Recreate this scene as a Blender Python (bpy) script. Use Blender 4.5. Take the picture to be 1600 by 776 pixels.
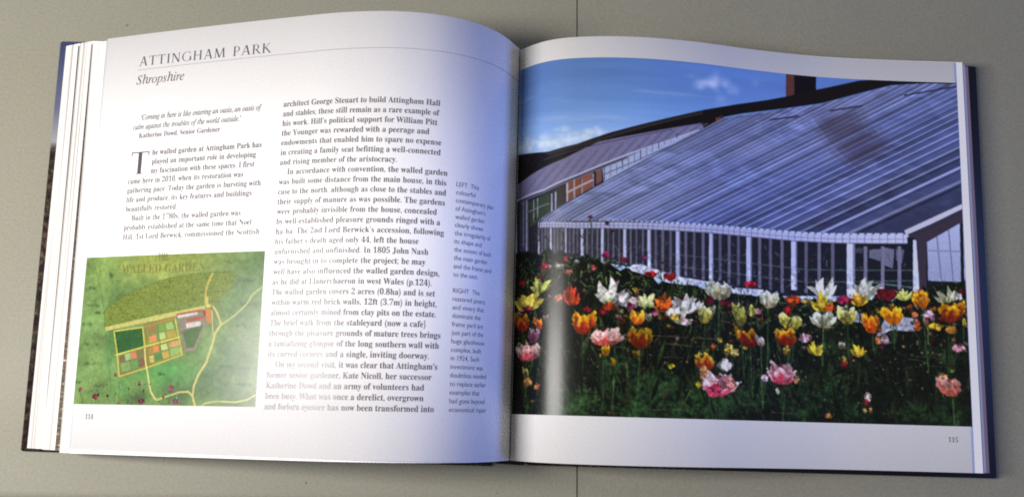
# Open illustrated garden book lying on a pale laminate table, seen from above.
import bpy, bmesh, math, random
import numpy as np

for o in list(bpy.data.objects):
    bpy.data.objects.remove(o, do_unlink=True)
S = bpy.context.scene
COL = S.collection
MM = 0.001

# ------------------------------------------------------------------ camera, light, exposure
cd = bpy.data.cameras.new('camera')
cam = bpy.data.objects.new('camera', cd); COL.objects.link(cam)
cam.location = (-0.003698, 0.025244, 0.614446)
cam.rotation_euler = tuple(math.radians(a) for a in (9.24603, -0.42709, 1.44517))
cd.sensor_width = 36.0; cd.lens = 36.0; cd.clip_start = 0.01; cd.clip_end = 50.0
cd.dof.use_dof = True; cd.dof.focus_distance = 0.60; cd.dof.aperture_fstop = 11.0
S.camera = cam

S.view_settings.view_transform = 'Standard'; S.view_settings.look = 'None'
S.view_settings.exposure = 0.0; S.view_settings.gamma = 1.0
S.render.engine = 'CYCLES'
S.cycles.use_denoising = False
S.cycles.pixel_filter_type = 'BLACKMAN_HARRIS'; S.cycles.filter_width = 1.9
S.cycles.max_bounces = 8

world = bpy.data.worlds.new('World'); S.world = world; world.use_nodes = True
bg = world.node_tree.nodes['Background']
bg.inputs[0].default_value = (0.66, 0.65, 0.63, 1); bg.inputs[1].default_value = 0.29

def area_lamp(name, loc, target, sx, sy, power, colour, spread=180):
    d = bpy.data.lights.new(name, 'AREA'); d.shape = 'RECTANGLE'; d.size = sx; d.size_y = sy
    d.energy = power; d.color = colour; d.spread = math.radians(spread)
    o = bpy.data.objects.new(name, d); COL.objects.link(o); o.location = loc
    v = np.array(target, float) - np.array(loc, float)
    from mathutils import Vector
    o.rotation_euler = Vector(v).to_track_quat('-Z', 'Y').to_euler()
    return o
# warm reading lamp up to the left of the book, cool daylight coming low from the right
area_lamp('room_lamp', (-0.60, 0.075, 0.66), (-0.04, 0.06, 0.0), 0.15, 0.36, 9.5, (1.0, 0.96, 0.925))
area_lamp('daylight_window', (2.5, 0.10, 0.60), (0.0, 0.10, 0.05), 1.8, 0.60, 47.0, (0.17, 0.30, 1.0))

# ------------------------------------------------------------------ helpers
def link_mesh(name, verts, faces, mat=None, parent=None, smooth=False):
    me = bpy.data.meshes.new(name)
    me.from_pydata([tuple(v) for v in verts], [], [tuple(f) for f in faces])
    me.validate(); me.update()
    if smooth: me.polygons.foreach_set('use_smooth', [True] * len(me.polygons))
    o = bpy.data.objects.new(name, me); COL.objects.link(o)
    if mat: me.materials.append(mat)
    if parent: o.parent = parent
    return o

def empty(name, loc=(0, 0, 0)):
    o = bpy.data.objects.new(name, None); COL.objects.link(o); o.location = loc
    o.empty_display_size = 0.02
    return o

def material(name, base=(0.8, 0.8, 0.8), rough=0.5, spec=0.5):
    m = bpy.data.materials.new(name); m.use_nodes = True
    b = m.node_tree.nodes['Principled BSDF']
    b.inputs['Base Color'].default_value = (*base, 1); b.inputs['Roughness'].default_value = rough
    b.inputs['Specular IOR Level'].default_value = spec
    return m, m.node_tree, b

def lin(c):
    c = np.asarray(c, float) / 255.0
    return np.where(c <= 0.04045, c / 12.92, ((c + 0.055) / 1.055) ** 2.4)

def node(nt, kind, **inp):
    n = nt.nodes.new(kind)
    for k, v in inp.items():
        n.inputs[k].default_value = v
    return n

def ramp(nt, fac, stops, interp='LINEAR'):
    r = nt.nodes.new('ShaderNodeValToRGB'); r.color_ramp.interpolation = interp
    els = r.color_ramp.elements
    while len(els) < len(stops): els.new(0.5)
    for e, (p, c) in zip(els, stops):
        e.position = p; e.color = (*c, 1)
    nt.links.new(fac, r.inputs['Fac'])
    return r.outputs['Color']

def mapped(nt, scale):
    tc = nt.nodes.new('ShaderNodeTexCoord'); mp = nt.nodes.new('ShaderNodeMapping')
    mp.inputs['Scale'].default_value = scale
    nt.links.new(tc.outputs['Object'], mp.inputs['Vector'])
    return mp.outputs['Vector']

def mix(nt, fac, a, b, mode='MIX'):
    m = nt.nodes.new('ShaderNodeMix'); m.data_type = 'RGBA'; m.blend_type = mode
    for sock, v in ((m.inputs[0], fac), (m.inputs[6], a), (m.inputs[7], b)):
        if hasattr(v, 'is_output'): nt.links.new(v, sock)
        elif isinstance(v, (int, float)): sock.default_value = v
        else: sock.default_value = (*v, 1)
    return m.outputs[2]

# ------------------------------------------------------------------ materials
def paper_material():
    m, nt, b = material('coated_paper', (0.80, 0.785, 0.79), 0.36, 0.2)
    n = node(nt, 'ShaderNodeTexNoise', Scale=1.0, Detail=4.0, Roughness=0.6)
    nt.links.new(mapped(nt, (900, 900, 900)), n.inputs['Vector'])
    c = ramp(nt, n.outputs['Fac'], [(0.3, (0.81, 0.80, 0.815)), (0.7, (0.865, 0.855, 0.865))])
    nt.links.new(c, b.inputs['Base Color'])
    n2 = node(nt, 'ShaderNodeTexNoise', Scale=1.0, Detail=2.0)
    nt.links.new(mapped(nt, (26, 10, 26)), n2.inputs['Vector'])
    bp = node(nt, 'ShaderNodeBump', Strength=0.12, Distance=0.002)
    nt.links.new(n2.outputs['Fac'], bp.inputs['Height']); nt.links.new(bp.outputs['Normal'], b.inputs['Normal'])
    return m

def edge_material():
    m, nt, b = material('page_edges', (0.75, 0.73, 0.70), 0.6, 0.25)
    n = node(nt, 'ShaderNodeTexNoise', Scale=1.0, Detail=3.0, Roughness=0.7)
    nt.links.new(mapped(nt, (60, 2, 1500)), n.inputs['Vector'])
    c = ramp(nt, n.outputs['Fac'], [(0.32, (0.24, 0.22, 0.21)), (0.42, (0.46, 0.44, 0.42)), (0.49, (0.64, 0.62, 0.60)), (0.56, (0.72, 0.70, 0.68)), (0.75, (0.76, 0.745, 0.72))])
    nt.links.new(c, b.inputs['Base Color'])
    return m

def ink_material(name, col, rough=0.26):
    m, nt, b = material(name, col, rough, 0.25)
    return m

def table_material():
    m, nt, b = material('pale_laminate', (0.30, 0.29, 0.25), 0.5, 0.15)
    n = node(nt, 'ShaderNodeTexNoise', Scale=1.0, Detail=2.0, Roughness=0.8)
    nt.links.new(mapped(nt, (620, 620, 620)), n.inputs['Vector'])
    grain = ramp(nt, n.outputs['Fac'], [(0.22, (0.222, 0.214, 0.175)), (0.78, (0.294, 0.284, 0.234))])
    n2 = node(nt, 'ShaderNodeTexNoise', Scale=1.0, Detail=3.0, Roughness=0.7)
    nt.links.new(mapped(nt, (150, 150, 150)), n2.inputs['Vector'])
    tint = ramp(nt, n2.outputs['Fac'], [(0.28, (1.0, 0.955, 0.98)), (0.42, (1.0, 0.98, 0.95)), (0.56, (0.98, 1.0, 0.93)), (0.72, (0.965, 0.985, 1.0))])
    n3 = node(nt, 'ShaderNodeTexNoise', Scale=1.0, Detail=3.0)
    nt.links.new(mapped(nt, (9, 9, 9)), n3.inputs['Vector'])
    smear = ramp(nt, n3.outputs['Fac'], [(0.3, (0.94, 0.94, 0.93)), (0.7, (1.0, 1.0, 1.0))])
    c = mix(nt, 0.9, mix(nt, 0.9, grain, tint, 'MULTIPLY'), smear, 'MULTIPLY')
    n4 = node(nt, 'ShaderNodeTexVoronoi', Scale=1.0); nt.links.new(mapped(nt, (38, 38, 38)), n4.inputs['Vector'])
    fleck = ramp(nt, n4.outputs['Distance'], [(0.018, (0.30, 0.28, 0.25)), (0.035, (1, 1, 1))])
    c = mix(nt, 0.7, c, fleck, 'MULTIPLY')
    nt.links.new(c, b.inputs['Base Color'])
    nt.links.new(ramp(nt, n3.outputs['Fac'], [(0.35, (0.42, 0.42, 0.42)), (0.65, (0.58, 0.58, 0.58))]), b.inputs['Roughness'])
    return m

def cover_material(name, stops, mottle):
    # dust jacket: printed along the board (object Y, in metres) with a mottled flower-bed picture
    m, nt, b = material(name, (0.05, 0.05, 0.09), 0.5, 0.15)
    tc = nt.nodes.new('ShaderNodeTexCoord'); sx = nt.nodes.new('ShaderNodeSeparateXYZ')
    nt.links.new(tc.outputs['Object'], sx.inputs[0])
    mr = node(nt, 'ShaderNodeMapRange'); mr.inputs['From Min'].default_value = 0.0; mr.inputs['From Max'].default_value = 0.25
    nt.links.new(sx.outputs[mottle[0]], mr.inputs['Value'])
    if mottle[0] == 'X':
        mr.inputs['From Max'].default_value = 0.29
    base = ramp(nt, mr.outputs[0], stops)
    n = node(nt, 'ShaderNodeTexNoise', Scale=1.0, Detail=3.0, Roughness=0.7)
    nt.links.new(mapped(nt, (260, 260, 260)), n.inputs['Vector'])
    pic = ramp(nt, n.outputs['Fac'], [(0.32, (0.004, 0.006, 0.005)), (0.46, (0.03, 0.012, 0.016)), (0.54, (0.02, 0.04, 0.018)), (0.62, (0.12, 0.04, 0.045)), (0.72, (0.10, 0.12, 0.05))])
    gate = ramp(nt, mr.outputs[0], mottle[1])
    nt.links.new(mix(nt, gate, base, pic), b.inputs['Base Color'])
    return m

PAPER = paper_material(); EDGES = edge_material(); TABLE = table_material()
INK = ink_material('black_ink', (0.085, 0.078, 0.084)); GREY_INK = material('grey_ink', (0.13, 0.125, 0.14), 0.6, 0.1)[0]
RULE_INK = ink_material('rule_ink', (0.30, 0.29, 0.31)); GOLD_INK = ink_material('gold_ink', (0.15, 0.145, 0.035))

PHOTO_SHAPES = [
  ([[172.3,-2.3],[178.2,-2.9],[177.8,16.3],[171.9,17.7]],(74, 42, 38)),  # chimney
  ([[177.8,-2.9],[192.0,-4.2],[191.6,12.0],[177.4,16.4]],(10, 8, 14)),  # chimney_dark
  ([[130.3,26.8],[130.2,33.8],[117.4,37.8],[97.8,42.9],[77.4,48.3],[53.2,54.4],[37.0,60.8],[21.9,68.9],[0.9,76.2],[0.0,52.8],[23.4,55.3],[35.8,55.8],[54.3,48.7],[80.0,41.0]],(17, 13, 15)),  # ridge_back
  ([[0.0,52.8],[23.4,55.0],[34.6,54.9],[49.1,49.8],[63.4,44.9],[77.4,40.7],[97.8,34.5],[119.1,28.0],[138.7,22.7],[159.8,17.7],[171.1,14.6],[192.1,8.3],[218.5,1.1],[234.5,-0.9],[250.4,-2.3],[279.6,-3.3],[279.6,2.0],[258.2,1.1],[238.7,3.0],[218.3,9.1],[195.2,16.5],[171.0,21.8],[143.7,27.6],[130.2,31.5],[117.5,35.1],[97.8,39.9],[77.4,45.3],[53.2,51.4],[36.9,57.4],[21.8,64.3],[0.7,72.2]],(14, 11, 13)),  # ridge
  ([[23.4,55.7],[49.1,50.6],[77.4,41.5],[119.1,28.8],[119.1,30.3],[77.4,43.4],[49.2,52.8],[27.8,57.4]],(38, 34, 32)),  # ridge_grey
  ([[0.7,71.4],[58.1,61.2],[130.2,29.9],[131.9,33.6],[80.1,65.2],[43.8,86.6],[22.1,95.9],[22.6,116.1],[2.4,114.2]],(28, 28, 36)),  # far_inside
  ([[12.1,83.3],[27.4,79.8],[28.5,91.2],[23.4,94.5],[13.7,98.8]],(40, 52, 38)),  # far_green
  ([[31.5,77.5],[38.0,75.6],[38.6,85.3],[32.5,89.2]],(40, 34, 34)),  # far_dark
  ([[38.0,74.4],[46.5,71.3],[46.6,80.7],[38.6,85.3]],(104, 64, 50)),  # far_brick
  ([[46.5,70.2],[53.0,67.6],[53.2,77.0],[47.4,80.3]],(112, 72, 62)),  # far_brick2
  ([[54.9,67.2],[58.1,66.1],[58.2,73.6],[55.0,75.5]],(104, 70, 64)),  # far_brick3
  ([[58.5,65.7],[108.7,42.5],[113.0,41.3],[107.5,45.6],[77.5,63.4],[59.3,74.0]],(140, 152, 184)),  # far_pale
  ([[3.1,82.7],[12.1,82.5],[13.1,112.3],[4.2,111.3]],(62, 62, 84)),  # far_left_glass
  ([[0.7,71.4],[21.8,64.7],[37.0,59.7],[56.1,50.6],[80.0,45.2],[116.6,36.4],[118.2,39.3],[97.8,47.1],[72.7,57.2],[45.3,68.6],[23.9,76.8],[2.3,80.7]],(98, 97, 128)),  # far_roof
  ([[120.7,33.3],[130.2,31.5],[129.4,35.1],[121.1,38.6]],(105, 55, 42)),  # brick_end
  ([[117.5,28.6],[125.7,26.5],[126.0,34.3],[118.6,38.9]],(14, 11, 13)),  # ridge_pillar
]
PHOTO_LINES = [
  ([[3.6,80.9],[24.5,65.1]],0.36,(70, 66, 104)),
  ([[10.4,79.9],[28.8,64.0]],0.36,(116, 112, 150)),
  ([[16.4,78.8],[32.9,63.0]],0.36,(70, 66, 104)),
  ([[21.8,77.6],[36.8,61.8]],0.36,(116, 112, 150)),
  ([[26.7,76.2],[40.6,60.6]],0.36,(70, 66, 104)),
  ([[31.2,74.7],[44.3,59.4]],0.36,(116, 112, 150)),
  ([[35.6,73.1],[48.0,58.2]],0.36,(70, 66, 104)),
  ([[39.8,71.5],[51.8,57.0]],0.36,(116, 112, 150)),
  ([[43.9,69.8],[55.4,55.8]],0.36,(70, 66, 104)),
  ([[47.9,68.1],[59.1,54.6]],0.36,(116, 112, 150)),
  ([[52.0,66.4],[62.8,53.4]],0.36,(70, 66, 104)),
  ([[56.0,64.7],[66.5,52.2]],0.36,(116, 112, 150)),
  ([[60.1,63.0],[70.2,51.0]],0.36,(70, 66, 104)),
  ([[64.1,61.2],[73.9,49.8]],0.36,(116, 112, 150)),
  ([[68.2,59.5],[77.7,48.6]],0.36,(70, 66, 104)),
  ([[72.2,57.7],[81.4,47.4]],0.36,(116, 112, 150)),
  ([[76.3,56.0],[85.2,46.3]],0.36,(70, 66, 104)),
  ([[80.4,54.2],[89.0,45.1]],0.36,(116, 112, 150)),
  ([[84.6,52.4],[92.9,43.9]],0.36,(70, 66, 104)),
  ([[88.7,50.6],[96.7,42.7]],0.36,(116, 112, 150)),
  ([[93.0,48.8],[100.6,41.6]],0.36,(70, 66, 104)),
  ([[97.2,47.0],[104.6,40.5]],0.36,(116, 112, 150)),
  ([[101.5,45.2],[108.5,39.3]],0.36,(70, 66, 104)),
  ([[105.8,43.3],[112.5,38.2]],0.36,(116, 112, 150)),
  ([[110.2,41.5],[116.6,37.1]],0.36,(70, 66, 104)),
  ([[114.6,39.6],[120.7,36.0]],0.36,(116, 112, 150)),
  ([[23.5,59.6],[56.2,52.1],[98.9,41.7]],0.48,(60, 54, 84)),
  ([[1.1,80.9],[23.9,77.5],[45.4,69.4],[72.7,57.9],[97.8,47.9],[115.4,40.7]],1.28,(150, 152, 182)),
  ([[3.7,82.8],[23.9,79.1],[45.4,71.3],[72.7,59.8]],0.8,(88, 84, 112)),
  ([[7.4,82.6],[8.4,108.8]],0.48,(140, 146, 176)),
  ([[10.4,82.3],[11.4,112.1]],0.88,(140, 146, 176)),
  ([[29.1,80.3],[29.3,90.5]],0.88,(140, 146, 176)),
  ([[31.5,79.3],[31.7,89.1]],0.88,(140, 146, 176)),
  ([[53.4,69.5],[53.5,77.0]],0.48,(140, 146, 176)),
  ([[46.9,72.4],[47.0,80.7]],0.48,(140, 146, 176)),
  ([[19.4,82.0],[19.7,93.4]],0.48,(140, 146, 176)),
  ([[16.4,82.4],[16.8,95.3]],0.48,(140, 146, 176)),
  ([[59.6,65.3],[59.7,72.8]],0.52,(52, 56, 78)),
  ([[63.0,63.7],[63.1,70.8]],0.52,(100, 108, 140)),
  ([[66.4,62.0],[66.5,68.7]],0.52,(100, 108, 140)),
  ([[69.8,60.2],[69.9,66.5]],0.52,(52, 56, 78)),
  ([[73.3,58.5],[73.3,64.4]],0.52,(100, 108, 140)),
  ([[76.7,56.7],[76.8,62.2]],0.52,(100, 108, 140)),
  ([[80.2,55.0],[80.2,60.0]],0.52,(52, 56, 78)),
  ([[83.7,53.2],[83.7,57.8]],0.52,(100, 108, 140)),
  ([[87.2,51.3],[87.2,55.6]],0.52,(100, 108, 140)),
  ([[90.7,49.5],[90.8,53.3]],0.52,(52, 56, 78)),
  ([[94.3,47.6],[94.3,51.0]],0.52,(100, 108, 140)),
  ([[97.9,45.7],[97.9,48.7]],0.52,(100, 108, 140)),
  ([[101.6,43.7],[101.6,46.3]],0.52,(52, 56, 78)),
  ([[105.2,41.8],[105.2,43.9]],0.52,(100, 108, 140)),
  ([[58.5,70.2],[80.1,60.3],[102.8,48.7]],0.52,(70, 74, 98)),
  ([[12.3,89.1],[27.5,85.8]],0.48,(110, 116, 130)),
  ([[38.5,80.1],[53.1,72.9]],0.96,(150, 148, 164)),
  ([[42.5,72.7],[42.6,83.2]],0.8,(140, 138, 156)),
  ([[38.4,74.8],[38.5,85.0]],1.04,(150, 148, 164)),
]
ROOF = [[20.2,95.3],[43.9,96.6],[95.1,95.9],[121.5,95.5],[146.2,95.5],[174.1,95.8],[199.2,95.5],[223.5,94.6],[245.2,93.7],[279.4,77.5],[279.6,0.8],[258.2,1.1],[238.7,3.4],[218.3,9.6],[195.1,16.9],[171.0,22.1],[143.7,28.4],[130.2,32.3],[106.7,45.7],[77.5,63.4],[49.5,79.9]]
EAVE = [[20.2,95.3],[43.9,96.6],[95.1,95.9],[121.5,95.5],[146.2,95.5],[174.1,95.8],[199.2,95.5],[223.5,94.6],[245.2,93.7]]
FRONT = [[19.8,96.8],[102.7,96.8],[122.3,96.9],[147.0,96.9],[175.7,97.6],[199.9,97.4],[248.3,95.9],[279.3,79.5],[278.1,129.4],[246.9,131.1],[199.0,132.7],[158.7,134.7],[102.7,129.8],[75.0,122.7],[20.3,114.5]]
GABLE_BAND = [[246.8,94.4],[279.3,77.9],[279.0,86.1],[256.6,99.9],[255.3,130.1],[251.5,130.2],[250.5,98.1]]
GABLE_GLASS = [[257.0,98.7],[277.0,86.9],[276.2,121.9],[256.8,121.7]]
GARDEN_TOP = [[0.0,113.1],[20.3,114.5],[36.8,114.6],[55.1,119.1],[75.0,123.8],[102.7,131.3],[122.1,133.2],[146.5,135.0],[174.9,135.4],[198.9,135.8],[246.9,131.1],[268.6,122.1],[278.9,120.3]]
POSTS = [[20.8,96.9,21.2,114.9,0.88],[28.9,98.7,29.3,115.4,1.12],[38.0,99.5,38.3,114.6,0.88],[47.4,99.3,47.7,116.2,1.68],[58.9,99.2,59.1,120.5,1.68],[71.5,99.0,71.7,120.9,1.84],[85.4,98.4,85.5,124.8,2.0],[102.2,98.7,102.2,128.4,2.6],[122.5,99.2,122.3,128.8,2.6],[146.7,99.6,146.3,129.5,3.4],[175.5,99.9,174.9,129.4,3.6],[210.9,99.6,210.0,132.3,4.8],[250.8,98.9,249.7,128.7,4.4]]
MULLIONS = [[23.1,98.6,23.5,114.0],[25.3,98.8,25.6,114.1],[27.0,98.9,27.3,114.2],[31.1,99.2,31.4,114.4],[33.1,99.3,33.4,114.5],[35.4,99.4,35.7,114.6],[40.3,99.5,40.5,115.0],[42.5,99.6,42.7,115.1],[44.7,99.6,44.9,115.1],[50.2,100.0,50.4,115.5],[53.1,100.0,53.3,116.9],[56.0,100.0,56.2,117.6],[62.1,99.9,62.3,119.7],[65.0,99.9,65.2,119.6],[68.3,99.8,68.4,120.3],[74.8,100.0,75.0,122.3],[78.1,99.9,78.2,122.9],[81.7,99.7,81.9,122.8],[89.1,99.7,89.2,124.7],[93.3,99.5,93.3,125.9],[97.8,99.3,97.8,126.4],[107.0,100.2,106.9,126.0],[112.0,100.3,111.9,126.4],[117.5,100.3,117.4,126.9],[128.2,100.6,128.0,126.9],[134.0,100.5,133.7,128.1],[139.9,100.4,139.6,129.2],[153.5,101.0,153.1,129.8],[160.4,101.3,160.0,130.9],[167.8,101.1,167.3,132.0],[183.2,101.7,182.5,131.2],[191.4,102.0,190.7,130.9],[199.8,102.0,199.1,130.5],[219.8,103.0,219.0,127.5],[230.2,102.7,229.4,127.1],[240.3,102.3,239.4,126.8]]
SILLS = [[[74.9,121.6],[80.4,120.7],[102.7,126.9],[102.7,130.9],[95.2,130.2],[75.0,124.5]],[[102.7,126.9],[122.1,128.8],[138.3,132.2],[137.5,134.5],[122.1,131.7],[103.5,130.9]],[[137.5,131.1],[155.5,131.2],[157.1,134.1],[138.3,134.8]],[[231.6,142.1],[249.4,144.6],[247.6,151.8],[233.2,151.5],[223.8,156.6]],[[207.4,140.7],[217.4,142.6],[217.2,147.9],[207.2,146.7]]]
TWIGS = [[[55.7,164.8],[78.8,163.2]],[[87.9,160.4],[129.1,160.8]],[[88.6,160.7],[102.7,159.8]],[[57.5,169.1],[73.5,168.0]],[[114.1,168.3],[129.9,166.9]],[[93.4,172.3],[104.6,172.2]],[[88.0,201.3],[108.3,200.7]],[[63.2,203.3],[69.5,203.5]],[[95.2,164.8],[125.9,165.3]],[[159.6,200.7],[175.5,201.0]],[[243.2,167.9],[255.3,169.8]],[[247.8,166.3],[264.8,167.3]],[[240.0,173.6],[251.4,172.2]],[[251.8,162.1],[263.0,164.4]],[[236.6,163.7],[241.0,166.5]],[[255.2,171.3],[270.2,172.0]],[[128.0,150.4],[142.2,154.0]],[[235.1,182.2],[247.3,179.7]],[[11.6,164.6],[26.0,164.3]]]
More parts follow.
